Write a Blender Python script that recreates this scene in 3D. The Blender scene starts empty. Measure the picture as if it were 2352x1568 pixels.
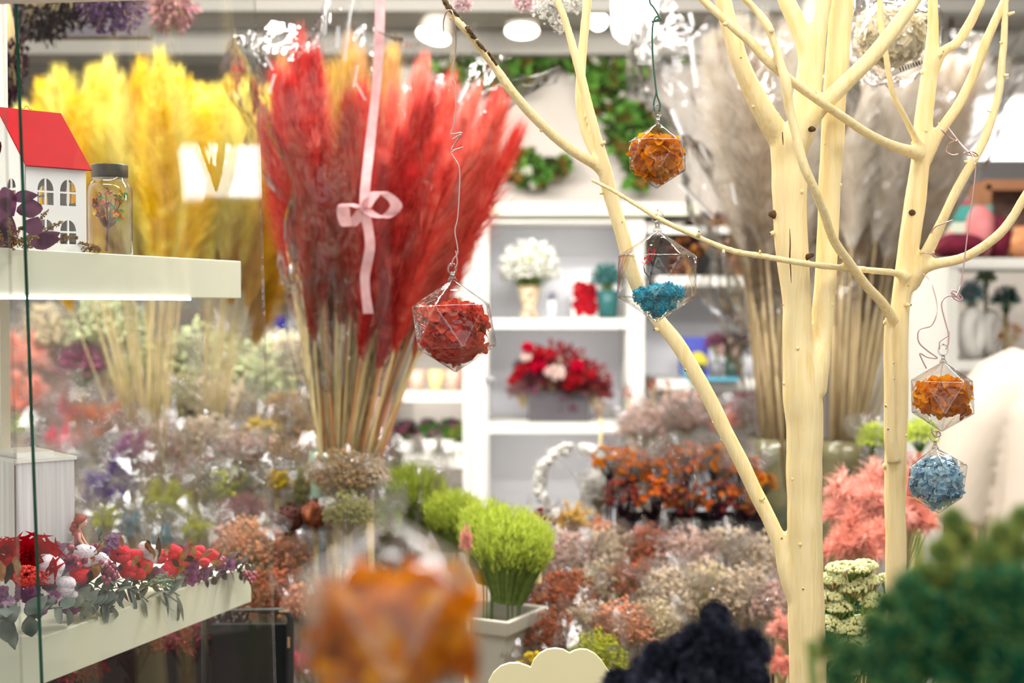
import bpy, bmesh, math, random
from mathutils import Vector, Matrix, noise
from mathutils.bvhtree import BVHTree
R = random.Random(7)
SC = bpy.context.scene
COL = SC.collection
PI = math.pi
V = Vector
FPX = 50/36*2352
PITCH = math.atan(84/FPX)
CAMZ = 1.5
_fw = V((0, math.cos(PITCH), -math.sin(PITCH))); _up = V((0, math.sin(PITCH), math.cos(PITCH)))
def P(px, py, Y):
    """the world point seen at photograph pixel px,py at the distance Y into the room"""
    d = V((1,0,0))*((px-1176)/FPX) + _fw + _up*((784-py)/FPX)
    return V((0,0,CAMZ)) + d*(Y/d.y)
def M2(px, Y): return px/FPX*Y          # a length in pixels at distance Y -> metres
def u(a, b): return R.uniform(a, b)
def rdir():
    z = u(-1,1); a = u(0,2*PI); s = math.sqrt(1-z*z)
    return V((s*math.cos(a), s*math.sin(a), z))
def lerp(a, b, t): return a+(b-a)*t
def srgb(c):
    return tuple(((x/255)/12.92 if x/255 <= .04045 else ((x/255+.055)/1.055)**2.4) for x in c)

# ------------------------------------------------------------------ materials
def _nt(name):
    m = bpy.data.materials.new(name); m.use_nodes = True
    nt = m.node_tree; nt.nodes.clear()
    out = nt.nodes.new('ShaderNodeOutputMaterial')
    return m, nt, out
def _color(nt, cols, scale, stretch=None, detail=3):
    cols = [srgb(c) for c in cols]
    if len(cols) == 1:
        n = nt.nodes.new('ShaderNodeRGB'); n.outputs[0].default_value = (*cols[0], 1); return n.outputs[0]
    tc = nt.nodes.new('ShaderNodeTexCoord'); src = tc.outputs['Object']
    if stretch:
        mp = nt.nodes.new('ShaderNodeMapping'); mp.inputs['Scale'].default_value = stretch
        nt.links.new(src, mp.inputs['Vector']); src = mp.outputs[0]
    nz = nt.nodes.new('ShaderNodeTexNoise'); nz.inputs['Scale'].default_value = scale; nz.inputs['Detail'].default_value = detail
    nt.links.new(src, nz.inputs['Vector'])
    cr = nt.nodes.new('ShaderNodeValToRGB'); el = cr.color_ramp.elements
    while len(el) < len(cols): el.new(.5)
    for i, c in enumerate(cols):
        el[i].position = .32 + .36*i/(len(cols)-1); el[i].color = (*c, 1)
    nt.links.new(nz.outputs['Fac'], cr.inputs['Fac'])
    return cr.outputs[0]
def pm(name, *cols, rough=.6, scale=8, stretch=None, metal=0, bump=0, bscale=40, spec=.4, coat=0):
    m, nt, out = _nt(name)
    b = nt.nodes.new('ShaderNodeBsdfPrincipled')
    nt.links.new(_color(nt, cols, scale, stretch), b.inputs['Base Color'])
    b.inputs['Roughness'].default_value = rough; b.inputs['Metallic'].default_value = metal
    b.inputs['Specular IOR Level'].default_value = spec; b.inputs['Coat Weight'].default_value = coat
    if bump:
        tc = nt.nodes.new('ShaderNodeTexCoord'); src = tc.outputs['Object']
        if stretch:
            mp = nt.nodes.new('ShaderNodeMapping'); mp.inputs['Scale'].default_value = stretch
            nt.links.new(src, mp.inputs['Vector']); src = mp.outputs[0]
        nz = nt.nodes.new('ShaderNodeTexNoise'); nz.inputs['Scale'].default_value = bscale
        nt.links.new(src, nz.inputs['Vector'])
        bp = nt.nodes.new('ShaderNodeBump'); bp.inputs['Strength'].default_value = bump; bp.inputs['Distance'].default_value = .002
        nt.links.new(nz.outputs['Fac'], bp.inputs['Height']); nt.links.new(bp.outputs[0], b.inputs['Normal'])
    nt.links.new(b.outputs[0], out.inputs[0])
    return m
def tm(name, *cols, scale=60, tr=.35, stretch=None):
    """petal, leaf and fluff: diffuse with light coming through"""
    m, nt, out = _nt(name)
    c = _color(nt, cols, scale, stretch, 2)
    d = nt.nodes.new('ShaderNodeBsdfDiffuse'); t = nt.nodes.new('ShaderNodeBsdfTranslucent'); mx = nt.nodes.new('ShaderNodeMixShader')
    mx.inputs[0].default_value = tr
    nt.links.new(c, d.inputs[0]); nt.links.new(c, t.inputs[0])
    nt.links.new(d.outputs[0], mx.inputs[1]); nt.links.new(t.outputs[0], mx.inputs[2]); nt.links.new(mx.outputs[0], out.inputs[0])
    return m
def gm(name, tint=(.97,.985,.98), ior=1.45, rough=.02, bump=0, bscale=60, gain=1.0, base=0, edge=None, stretch=None, dist=.004):
    """thin clear sheet: see-through, with a reflection that grows at grazing angles on both faces"""
    m, nt, out = _nt(name)
    lw = nt.nodes.new('ShaderNodeLayerWeight'); lw.inputs[0].default_value = .5
    pw = nt.nodes.new('ShaderNodeMath'); pw.operation = 'POWER'; pw.inputs[1].default_value = 4.0
    nt.links.new(lw.outputs['Facing'], pw.inputs[0])
    f0 = ((ior-1)/(ior+1))**2
    gl = nt.nodes.new('ShaderNodeBsdfGlossy'); gl.inputs['Roughness'].default_value = rough
    tr = nt.nodes.new('ShaderNodeBsdfTransparent'); tr.inputs[0].default_value = (*tint, 1)
    if edge:
        l2 = nt.nodes.new('ShaderNodeLayerWeight'); l2.inputs[0].default_value = .5
        p2 = nt.nodes.new('ShaderNodeMath'); p2.operation = 'POWER'; p2.inputs[1].default_value = 2.2
        nt.links.new(l2.outputs['Facing'], p2.inputs[0])
        mc = nt.nodes.new('ShaderNodeMix'); mc.data_type = 'RGBA'
        mc.inputs[6].default_value = (*tint,1); mc.inputs[7].default_value = (*edge,1)
        nt.links.new(p2.outputs[0], mc.inputs[0]); nt.links.new(mc.outputs[2], tr.inputs[0])
    if bump:
        tc = nt.nodes.new('ShaderNodeTexCoord'); src = tc.outputs['Object']
        if stretch:
            mp = nt.nodes.new('ShaderNodeMapping'); mp.inputs['Scale'].default_value = stretch
            nt.links.new(src, mp.inputs['Vector']); src = mp.outputs[0]
        nz = nt.nodes.new('ShaderNodeTexNoise'); nz.inputs['Scale'].default_value = bscale; nz.inputs['Detail'].default_value = 2
        nt.links.new(src, nz.inputs['Vector'])
        bp = nt.nodes.new('ShaderNodeBump'); bp.inputs['Strength'].default_value = bump; bp.inputs['Distance'].default_value = dist
        nt.links.new(nz.outputs['Fac'], bp.inputs['Height'])
        nt.links.new(bp.outputs[0], lw.inputs['Normal']); nt.links.new(bp.outputs[0], gl.inputs['Normal'])
    mu = nt.nodes.new('ShaderNodeMath'); mu.operation = 'MULTIPLY_ADD'; mu.use_clamp = True
    mu.inputs[1].default_value = .75*gain; mu.inputs[2].default_value = f0*gain+base
    nt.links.new(pw.outputs[0], mu.inputs[0])
    mx = nt.nodes.new('ShaderNodeMixShader')
    nt.links.new(mu.outputs[0], mx.inputs[0]); nt.links.new(tr.outputs[0], mx.inputs[1]); nt.links.new(gl.outputs[0], mx.inputs[2])
    nt.links.new(mx.outputs[0], out.inputs[0])
    return m
def em(name, col, s):
    m, nt, out = _nt(name)
    e = nt.nodes.new('ShaderNodeEmission'); e.inputs[0].default_value = (*srgb(col),1); e.inputs[1].default_value = s
    nt.links.new(e.outputs[0], out.inputs[0]); return m

# ------------------------------------------------------------------ mesh builder
class MB:
    def __init__(s): s.v = []; s.f = []; s.m = []
    def add(s, vs, fs, mat=0):
        o = len(s.v); s.v += [tuple(x) for x in vs]; s.f += [tuple(i+o for i in f) for f in fs]; s.m += [mat]*len(fs)
    def box(s, c, size, rz=0, mat=0, tilt=None):
        hx,hy,hz = (x/2 for x in size); q = Matrix.Rotation(rz,3,'Z')
        if tilt: q = q @ Matrix.Rotation(tilt[0],3,'X') @ Matrix.Rotation(tilt[1],3,'Y')
        vs = [V(c)+q@V((x*hx,y*hy,z*hz)) for z in(-1,1) for y in(-1,1) for x in(-1,1)]
        s.add(vs, [(0,2,3,1),(4,5,7,6),(0,1,5,4),(2,6,7,3),(0,4,6,2),(1,3,7,5)], mat)
    def prism(s, poly, off, mat=0):
        """planar polygon (3-D points) pushed by the vector off"""
        n = len(poly); off = V(off)
        vs = [V(p) for p in poly]+[V(p)+off for p in poly]
        s.add(vs, [tuple(range(n-1,-1,-1)), tuple(range(n,2*n))]+[(i,(i+1)%n,n+(i+1)%n,n+i) for i in range(n)], mat)
    def tube(s, pts, rad, n=8, mat=0, cap=True, jit=0):
        pts = [V(p) for p in pts]; k = len(pts)
        if not hasattr(rad,'__len__'): rad = [rad]*k
        t0 = (pts[1]-pts[0]).normalized()
        a = t0.orthogonal().normalized(); vs = []; prev = t0
        for i,p in enumerate(pts):
            t = (pts[min(i+1,k-1)]-pts[max(i-1,0)])
            t = t.normalized() if t.length > 1e-9 else prev
            q = prev.rotation_difference(t); a = q@a; a = (a-t*a.dot(t)).normalized(); b = t.cross(a); prev = t
            for j in range(n):
                w = 2*PI*j/n; r = rad[i]*(1+(u(-jit,jit) if jit else 0))
                vs.append(p+(a*math.cos(w)+b*math.sin(w))*r)
        fs = [(i*n+j, i*n+(j+1)%n, (i+1)*n+(j+1)%n, (i+1)*n+j) for i in range(k-1) for j in range(n)]
        if cap: fs += [tuple(range(n-1,-1,-1)), tuple((k-1)*n+j for j in range(n))]
        s.add(vs, fs, mat)
    def ball(s, c, r, n=6, k=4, mat=0, sc=(1,1,1), jit=0, q=None):
        c = V(c); vs = []; fs = []
        for i in range(k+1):
            th = PI*i/k
            if i in (0,k): row=[V((0,0,math.cos(th)))]
            else: row=[V((math.sin(th)*math.cos(2*PI*j/n), math.sin(th)*math.sin(2*PI*j/n), math.cos(th))) for j in range(n)]
            for w in row:
                w = V((w.x*sc[0],w.y*sc[1],w.z*sc[2]))*r*(1+(u(-jit,jit) if jit else 0))
                if q: w = q@w
                vs.append(c+w)
        for j in range(n):
            fs.append((0,1+j,1+(j+1)%n))
            for i in range(1,k-1):
                a = 1+(i-1)*n; fs.append((a+j,a+n+j,a+n+(j+1)%n,a+(j+1)%n))
            a = 1+(k-2)*n; fs.append((a+j,len(vs)-1,a+(j+1)%n))
        s.add(vs, fs, mat)
    def octa(s, c, r, mat=0):
        c = V(c); q = rdir()*r; w = q.orthogonal().normalized()*r; z = q.cross(w).normalized()*r
        s.add([c+q,c-q,c+w,c-w,c+z,c-z],[(0,2,4),(2,1,4),(1,3,4),(3,0,4),(2,0,5),(1,2,5),(3,1,5),(0,3,5)],mat)
    def lathe(s, prof, c, n=20, mat=0, q=None, cap=True):
        c = V(c); vs=[]
        for r,z in prof:
            for j in range(n):
                w = V((r*math.cos(2*PI*j/n), r*math.sin(2*PI*j/n), z)); vs.append(c+(q@w if q else w))
        k=len(prof)
        fs=[(i*n+j,i*n+(j+1)%n,(i+1)*n+(j+1)%n,(i+1)*n+j) for i in range(k-1) for j in range(n)]
        if cap: fs += [tuple(range(n-1,-1,-1)), tuple((k-1)*n+j for j in range(n))]
        s.add(vs,fs,mat)
    def leaf(s, base, d, nrm, L, W, bend=.3, mat=0, n=4, point=.9, fold=.15, tip=.03):
        """a leaf or petal: two rows of quads about a midrib"""
        base=V(base); d=V(d).normalized(); nrm=V(nrm); side=d.cross(nrm)
        if side.length<1e-6: side=d.orthogonal()
        side.normalize(); up=side.cross(d)
        vs=[]
        for i in range(n+1):
            t=i/n; w=W*.5*math.sin(PI*min(1,(t*.92+.06))**point) if i<n else W*tip
            if i==0: w=W*.08
            p=base+d*(L*t*(1-.15*abs(bend)*t))+up*(-bend*L*t*t)
            vs += [p-side*w+up*(fold*w), p, p+side*w+up*(fold*w)]
        fs=[]
        for i in range(n):
            a=3*i; fs += [(a,a+1,a+4,a+3),(a+1,a+2,a+5,a+4)]
        s.add(vs,fs,mat)
    def hair(s, p, d, L, w, droop=.2, mat=0, seg=2):
        p=V(p); d=V(d).normalized(); side=d.cross(rdir())
        if side.length<1e-4: side=d.orthogonal()
        side.normalize(); vs=[p-side*w*.5,p+side*w*.5]; fs=[]
        for i in range(1,seg+1):
            t=i/seg; q=p+d*L*t+V((0,0,-droop*L*t*t)); ww=w*.5*(1-t)
            if i<seg:
                vs += [q-side*max(ww,w*.22), q+side*max(ww,w*.22)]; a=2*(i-1); fs.append((a,a+1,a+3,a+2))
            else: vs.append(q); a=2*(i-1); fs.append((a,a+1,a+2))
        s.add(vs,fs,mat)
    def floret(s, c, nrm, r, mat=0, k=4, cup=.25):
        """small open flower: k rounded petals"""
        nrm=V(nrm).normalized(); a=nrm.orthogonal().normalized(); b=nrm.cross(a); off=u(0,2*PI)
        for i in range(k):
            w=off+2*PI*i/k+u(-.15,.15); d=(a*math.cos(w)+b*math.sin(w)+nrm*cup*u(.3,1.8)).normalized()
            s.leaf(c,d,nrm,r*u(.85,1.15),r*1.05,bend=u(-.2,.5),mat=mat,n=3,point=.8,tip=.14)
    def mesh(s, name, mats, smooth=True):
        me=bpy.data.meshes.new(name); me.from_pydata(s.v,[],s.f)
        for m in (mats if isinstance(mats,(list,tuple)) else [mats]): me.materials.append(m)
        me.polygons.foreach_set('material_index',s.m)
        me.polygons.foreach_set('use_smooth',[smooth]*len(s.f)); me.update(); return me
    def build(s, name, mats, parent=None, smooth=True, loc=None):
        o=bpy.data.objects.new(name, s.mesh(name,mats,smooth)); COL.objects.link(o)
        if parent:
            o.parent=parent
            # the meshes are written in world coordinates: take the parent's place out again
            o.matrix_parent_inverse=parent.matrix_basis.inverted()
        return o
def tag(o, label=None, cat=None, group=None, kind=None):
    if label: o['label']=label
    if cat: o['category']=cat
    if group: o['group']=group
    if kind: o['kind']=kind
    return o
def empty(name, loc, label=None, cat=None, group=None, kind=None):
    o=bpy.data.objects.new(name,None); COL.objects.link(o); o.location=V(loc); o.empty_display_size=.02
    return tag(o,label,cat,group,kind)
def struct(name, mb, mats, label=None, smooth=False, parent=None):
    o=mb.build(name,mats,parent,smooth); 
    if not parent: o['kind']='structure'
    if label: o['label']=label
    return o
def place(name, me, parent, loc, rot=(0,0,0), sc=1, mats=None):
    """a copy sharing mesh data, placed in world coordinates under its parent"""
    o=bpy.data.objects.new(name,me); COL.objects.link(o)
    o.location=V(loc); o.rotation_euler=rot; o.scale=(sc,)*3 if not hasattr(sc,'__len__') else sc
    if parent: o.parent=parent; o.matrix_parent_inverse=parent.matrix_basis.inverted()
    if mats:
        for i,m in enumerate(mats): o.material_slots[i].link='OBJECT'; o.material_slots[i].material=m
    return o
def smoothpath(pts, k=5):
    """Catmull-Rom through points that may carry a radius as a fourth number"""
    out=[]; n=len(pts)
    for i in range(n-1):
        p0=pts[max(i-1,0)];p1=pts[i];p2=pts[i+1];p3=pts[min(i+2,n-1)]
        for j in range(k):
            t=j/k
            out.append([.5*((2*b)+(-a+c)*t+(2*a-5*b+4*c-d)*t*t+(-a+3*b-3*c+d)*t**3) for a,b,c,d in zip(p0,p1,p2,p3)])
    out.append(list(pts[-1])); return out
def pxpath(seq, Y0=None, Y1=None, k=5):
    """seq of (px,py,r_px[,Y]) -> world points and radii"""
    n=len(seq); L=[]
    for i,q in enumerate(seq):
        Y=q[3] if len(q)>3 else lerp(Y0,Y1,i/(n-1))
        p=P(q[0],q[1],Y); L.append([p.x,p.y,p.z,M2(q[2],Y)])
    L=smoothpath(L,k)
    return [V(x[:3]) for x in L],[max(x[3],1e-5) for x in L]
# ------------------------------------------------------------------ palette
CREAMWOOD = pm('painted_cream_wood',(240,214,146),(247,226,174),(243,219,158), rough=.55, scale=22, stretch=(6,6,.6), bump=.5, bscale=60)
KNOT = pm('dark_knot',(70,50,30),(110,80,50), rough=.9, scale=200)
BARK = pm('dark_bark',(52,44,32),(120,100,70),(30,24,16), rough=.9, scale=160, bump=.6, bscale=300)
GLASS = gm('clear_glass', tint=(.975,.985,.98), rough=.015, gain=1.15, base=.0)
ORNG = gm('ornament_glass', tint=(.985,.985,.98), ior=1.5, rough=.03, bump=.8, bscale=60, gain=1.35, base=.008, edge=(.74,.73,.70), dist=.004)
ORNE = gm('ornament_glass_edge', tint=(.86,.85,.83), ior=1.5, rough=.10, bump=.8, bscale=120, gain=1.6, base=.09, edge=(.40,.39,.37), dist=.002)
CELLO = gm('cellophane', tint=(.99,.99,.99), ior=1.45, rough=.10, bump=1.0, bscale=26, gain=1.6, base=.0, dist=.02, stretch=(1,1,.45))
CELLO2 = gm('soft_cellophane', tint=(.98,.98,.98), ior=1.45, rough=.14, bump=1.0, bscale=34, gain=1.0, base=.004, dist=.02, stretch=(1,1,.5))
GREENEDGE = pm('green_glass_edge',(10,58,44),(22,84,66), rough=.25, scale=30)
COPPER = pm('pink_copper_wire',(196,160,158), rough=.3, metal=.7)
GREENWIRE = pm('green_wire',(50,92,72), rough=.5)
WHITE = pm('white_paint',(238,236,230), rough=.45)
CREAM = pm('cream_laminate',(204,205,182),(208,209,188), rough=.4, scale=3)
SHELFW = pm('shelf_white',(224,222,214), rough=.5)
DARK = pm('dark_plastic',(34,34,36), rough=.45)
BLACKM = pm('matt_black',(22,22,24), rough=.6)
STEMS = pm('dry_stem',(196,172,112),(222,202,150),(160,134,84), rough=.8, scale=30, stretch=(8,8,.5))
GSTEM = pm('green_stem',(120,140,60),(90,110,50), rough=.8)

# ------------------------------------------------------------------ room
mb=MB(); mb.box((.2,3.5,-.05),(9.5,12.5,.1)); struct('floor',mb,pm('floor_tile',(196,188,178),(206,200,190),rough=.4,scale=2))
mb=MB(); mb.box((.2,4.0,2.58),(9.5,11.0,.06)); struct('ceiling',mb,pm('ceiling_paint',(176,172,164),(186,182,174),rough=.8,scale=1.5))
mb=MB(); mb.box((1.75,5.75,1.275),(4.3,.1,2.55)); struct('wall_back',mb,pm('wall_paint',(204,194,184),(212,203,193),rough=.8,scale=2))
mb=MB(); mb.box((-2.4,9.05,1.275),(4.6,.1,2.55)); struct('wall_far',mb,pm('far_wall_paint',(190,188,178),rough=.8))
mb=MB(); mb.box((-.44,7.4,1.275),(.1,3.3,2.55)); struct('wall_inner',mb,pm('inner_wall_paint',(206,200,190),rough=.8))
mb=MB(); mb.box((-4.5,3.6,1.275),(.1,10.8,2.55)); struct('wall_left',mb,pm('left_wall_paint',(214,208,198),rough=.8))
mb=MB(); mb.box((3.9,2.6,1.275),(.1,6.3,2.55)); struct('wall_right',mb,pm('right_wall_paint',(222,216,206),rough=.8))
for n_,(y,z,h,c) in enumerate([(4.95,2.53,.04,1),(5.5,2.50,.09,0),(6.3,2.52,.06,0),(7.1,2.51,.08,1),(8.0,2.51,.08,0)]):
    mb=MB(); mb.box((.2,y,z),(8.4,.07 if c else .12,h)); struct('trim_%d'%(n_+1),mb,[pm('beam_light',(156,152,144),rough=.7),pm('beam_grey',(150,146,138),rough=.7)][c])

# ------------------------------------------------------------------ lamps
LAMPW=em('lamp_disc',(255,248,232),9); TUBE=em('fluorescent_tube',(250,252,255),7); PANEL=em('light_panel',(255,255,255),4.5); DRUM=em('lamp_drum',(255,252,244),3.2)
SHADEM=pm('frosted_shade',(214,206,192),rough=.35)
def bell(px,py,wpx,Y,label,tilt=0,h=1.1):
    c=P(px,py,Y); r=M2(wpx/2,Y)
    t=empty('pendant_lamp',(c.x,c.y,c.z),label,'lamp','bell lamps under the ceiling')
    q=Matrix.Rotation(tilt,3,'Y')@Matrix.Rotation(-.30,3,'X')
    m=MB(); m.lathe([(r,0),(r*.96,r*.5),(r*.78,r*1.2*h),(r*.45,r*1.7*h),(r*.2,r*1.9*h),(r*.2,r*2.3*h)],c,24,q=q,cap=False); m.build('lamp_shade',SHADEM,t)
    m=MB(); m.lathe([(0.001,-.004),(r*.93,0),(r*.93,.006),(0.001,.006)],c,24,q=q); m.build('lamp_disc',LAMPW,t)
    m=MB(); top=c+q@V((0,0,r*2.2*h)); m.tube([top,V((top.x,top.y,2.552))],.006,6); m.build('stem',DARK,t)
bell(995,84,80,5.0,'bell lamp just right of the red grass tips',.25)
bell(1199,72,78,5.15,'bell lamp hanging between two white branches')
bell(1866,38,52,4.7,'bell lamp glowing in the fork of the cream tree')
bell(566,72,34,6.2,'small warm lamp behind the glass pane edge')
bell(551,112,24,5.9,'smallest warm lamp low beside the glass pane edge')
c=P(1374,48,5.1); t=empty('globe_lamp',c,'small round glowing globe lamp beside the bright drum lamp','lamp')
m=MB(); m.ball(c,M2(21,5.1),18,12); m.build('bulb',LAMPW,t); m=MB(); m.tube([c+V((0,0,.03)),V((c.x,c.y,2.552))],.006,6); m.build('stem',DARK,t)
c=P(1457,97,4.3); r=M2(52,4.3); t=empty('drum_lamp',c,'large glowing white drum pendant lamp with rounded bottom','lamp')
m=MB(); m.lathe([(.001,0),(r*.6,.004),(r*.9,.022),(r,.045),(r,.15),(r*.9,.155),(.001,.155)],c,32); m.build('lamp_shade',DRUM,t)
m=MB(); m.tube([c+V((0,0,.15)),V((c.x,c.y,2.552))],.008,8); m.build('stem',WHITE,t)
def tube_light(x0,x1,y0,y1,Y,hpx,label,mat=TUBE,Y1=None):
    a=P(x0,y0,Y); b=P(x1,y1,Y1 or Y); t=empty('tube_light',(a+b)/2,label,'lamp','tube lights under the ceiling')
    m=MB(); m.tube([a,b],M2(hpx/2,Y),10); m.build('tube',mat,t)
    for p in (a,b): m=MB(); m.tube([p,V((p.x,p.y,2.552))],.012,6); m.build('bracket',WHITE,t)
tube_light(55,198,100,98,5.8,24,'long white tube light behind the glass case, left one')
tube_light(214,290,96,92,5.8,24,'short white tube light behind the glass case, right one')
def lightbox(x0,y0,x1,y1,Y,label,depth=.08,stand=True):
    a=P(x0,y1,Y); b=P(x1,y0,Y); c=(a+b)/2; t=empty('light_box',c,label,'light box')
    m=MB(); m.box((c.x,Y+.045,c.z),(b.x-a.x+.04,.08,b.z-a.z+.04)); m.build('housing',WHITE,t,False)
    m=MB(); m.box((c.x,Y,c.z),(b.x-a.x,.008,b.z-a.z)); m.build('light_panel',PANEL,t,False)
    for s in (-.4,.4): m=MB(); m.tube([V((c.x+s*(b.x-a.x),Y+.04,b.z)),V((c.x+s*(b.x-a.x),Y+.04,2.552))],.006,6); m.build('hanger',DARK,t)
lightbox(2150,228,2560,366,5.2,'bright white light box hanging at the right edge')
# the wide light box on the right-hand wall, seen as a reflection in the glass pane
RB=[3.82,2.42,2.98,2.05,2.25]
t=empty('light_box',(3.84,2.6,2.1),'long wall light box reflected in the glass case','light box')
m=MB(); m.box((3.825,(RB[1]+RB[2])/2,(RB[3]+RB[4])/2),(.05,RB[2]-RB[1]+.04,RB[4]-RB[3]+.04)); m.build('housing',WHITE,t,False)
m=MB(); m.box((3.795,(RB[1]+RB[2])/2,(RB[3]+RB[4])/2),(.008,RB[2]-RB[1],RB[4]-RB[3])); m.build('light_panel',em('wall_panel_light',(255,255,255),13),t,False)

def area(name,loc,size,power,rot=(0,0,0),col=(1,.97,.93),sy=None):
    l=bpy.data.lights.new(name,'AREA'); l.energy=power; l.shape='RECTANGLE'; l.size=size; l.size_y=sy or size; l.color=col
    o=bpy.data.objects.new(name,l); COL.objects.link(o); o.location=loc; o.rotation_euler=rot; o['kind']='helper'; return o
# added fill lights under the ceiling, standing in for the shop lighting
area('ceiling_fill_light',(.1,.9,2.5),2.2,21,sy=.14)
area('ceiling_fill_light',(.2,2.2,2.5),2.6,84,sy=.12)
area('ceiling_fill_light',(-.15,3.3,2.42),2.5,74,rot=(math.radians(66),0,0),sy=.22)  # tilted fill, added to brighten the rear shelf units
area('ceiling_fill_light',(-1.7,3.0,2.48),2.2,85,rot=(math.radians(18),0,0),sy=.16)
area('ceiling_fill_light',(2.6,3.6,2.5),1.2,3,sy=.5)
area('front_fill_light',(.4,-1.6,1.7),3.2,11,rot=(math.radians(90),0,0),sy=1.8,col=(1,.98,.96))  # unseen fill added behind the camera
w=bpy.data.worlds.new('World'); SC.world=w; w.use_nodes=True
w.node_tree.nodes['Background'].inputs[0].default_value=(1,.985,.96,1); w.node_tree.nodes['Background'].inputs[1].default_value=1.0

# ------------------------------------------------------------------ trees
def branch(mb,seq,Y0=None,Y1=None,n=14,flare=1.0,mat=0,k=6):
    pts,rad=pxpath(seq,Y0,Y1,k)
    for i in range(len(rad)):
        rad[i]*=1+.045*noise.noise(pts[i]*38)
        if flare>1 and i<7: rad[i]*=1+(flare-1)*(1-i/7)**2
        pts[i]=pts[i]+V((noise.noise(pts[i]*22),noise.noise(pts[i]*22+V((9,0,0))),0))*.0012
    mb.tube(pts,rad,n,mat); return pts,rad
TZ=.9
def down(px,r,Y):
    """continue a trunk straight down to the table top"""
    return [(px-4,4000,r*1.1,Y)]
def to_table(seq):
    px,py,r,Y=seq[0]; yb=700+(CAMZ-TZ)/Y*FPX
    return [(px,yb+2,r*1.12,Y),(px,(yb+py)/2,r*1.05,Y)]+seq
def remeshed(o,vox=.0022):
    md=o.modifiers.new('blend','REMESH'); md.mode='VOXEL'; md.voxel_size=vox; md.use_smooth_shade=True
    sm=o.modifiers.new('ease','SMOOTH'); sm.iterations=6; sm.factor=.5
BV=None
def stub(parent,px,py,Y,r,dark=True,d=None,L=None):
    """a bud or cut twig rooted on the bark where it is seen"""
    o=V((0,0,CAMZ)); hit=None
    for dx,dy in [(0,0)]+[(k*math.cos(a),k*math.sin(a)) for k in (3,6,10,15,22) for a in [PI*i/6 for i in range(12)]]:
        h=BV.ray_cast(o,(P(px+dx,py+dy,1.5)-o).normalized())
        if h[0] is not None and abs(h[0].y-Y)<.09: hit=h; break
    if not hit: return
    p,nn=hit[0],hit[1]
    if nn.y>0: nn=-nn
    m=MB(); r_=M2(r,p.y); d=(V(d).normalized()+nn*.5).normalized() if d else nn; L=M2(L,p.y) if L else r_*.55
    m.tube([p-d*r_*.9,p+d*L*.5,p+d*L],[r_*1.35,r_*1.0,r_*.7],8,1); m.tube([p+d*L*.9,p+d*L*1.08],[r_*.78,r_*.5],8,0)
    return m.build('knot' if dark else 'bud',[KNOT if dark else CREAMWOOD,KNOT if dark and r>5 else CREAMWOOD],parent)

tA=empty('cream_painted_tree',P(1853,1568,1.45)*1,'cream painted bare tree with thick forked trunk left of the slimmer tree','tree'); tA.location=(tA.location.x,1.45,TZ)
YA=1.45
m=MB()
branch(m,to_table([(1856,1568,43,YA),(1852,1411,42,YA),(1849,1235,41,YA),(1848,1100,41,YA),(1848,1000,42,YA),(1843,900,44,YA),(1833,800,36,YA),(1829,700,33,YA),(1822,600,37,YA),(1816,500,39,YA),(1813,400,40,YA),(1806,330,38,YA),(1812,295,34,YA)]),n=22)
branch(m,[(1866,900,34,YA),(1876,840,30,YA),(1886,760,26,1.46),(1893,680,25,1.465),(1899,560,25,1.47),(1906,420,26,1.47),(1914,280,27,1.47),(1923,140,27,1.47),(1934,0,27,1.47),(1942,-150,25,1.47),(1946,-330,21,1.47)],n=18)
branch(m,[(1812,350,34,YA),(1790,315,30,YA),(1757,262,26,YA-.01),(1727,205,23,YA-.015),(1700,140,21,YA-.02),(1680,70,20,YA-.02),(1662,0,20,YA-.02),(1640,-120,18,YA-.02),(1615,-280,14,YA-.02)],n=16)
branch(m,[(1818,345,34,YA),(1838,300,34,YA),(1850,240,32,YA),(1857,180,31,YA),(1866,120,28,YA),(1880,60,21,YA),(1893,0,19,YA),(1910,-120,17,YA),(1925,-300,13,YA)],n=16)
branch(m,[(1858,150,24,YA),(1846,95,21,YA),(1824,40,21,YA),(1806,0,20,YA),(1780,-90,18,YA),(1760,-260,13,YA)],n=14)
branch(m,[(1842,300,26,YA-.004),(1880,252,21,YA-.012),(1940,193,19,YA-.018),(2006,125,18,YA-.02),(2062,55,17,YA-.02),(2100,0,16,YA-.02),(2160,-110,14,YA),(2220,-260,11,YA)],n=14)
branch(m,[(1838,1390,26,YA),(1812,1310,27,YA+.002),(1797,1262,20,YA+.004),(1770,1200,18,YA+.01),(1740,1140,18,YA+.015),(1703,1062,18,YA+.02),(1665,985,18,YA+.025),(1628,912,18,YA+.03),(1590,845,18,YA+.035),(1552,785,18,YA+.04),(1512,735,17,YA+.045),(1482,690,17,YA+.05),(1455,630,17,YA+.05),(1432,555,17,YA+.05),(1408,470,17,YA+.048),(1391,400,17,YA+.045),(1378,352,16,YA+.043),(1366,300,12,YA+.04),(1350,240,12,YA+.04),(1332,170,11,YA+.04),(1314,100,10,YA+.04),(1297,45,9,YA+.04),(1281,0,9,YA+.04),(1262,-80,8,YA+.04),(1250,-200,6,YA+.04)],n=14,k=5)
branch(m,[(1374,362,13,YA+.046),(1356,330,12,YA+.05),(1340,285,12,YA+.052),(1332,230,12,YA+.055),(1334,153,11.5,YA+.06),(1341,77,11,YA+.06),(1350,0,11,YA+.06),(1360,-90,9,YA+.06),(1364,-220,7,YA+.06)],n=12)
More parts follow.
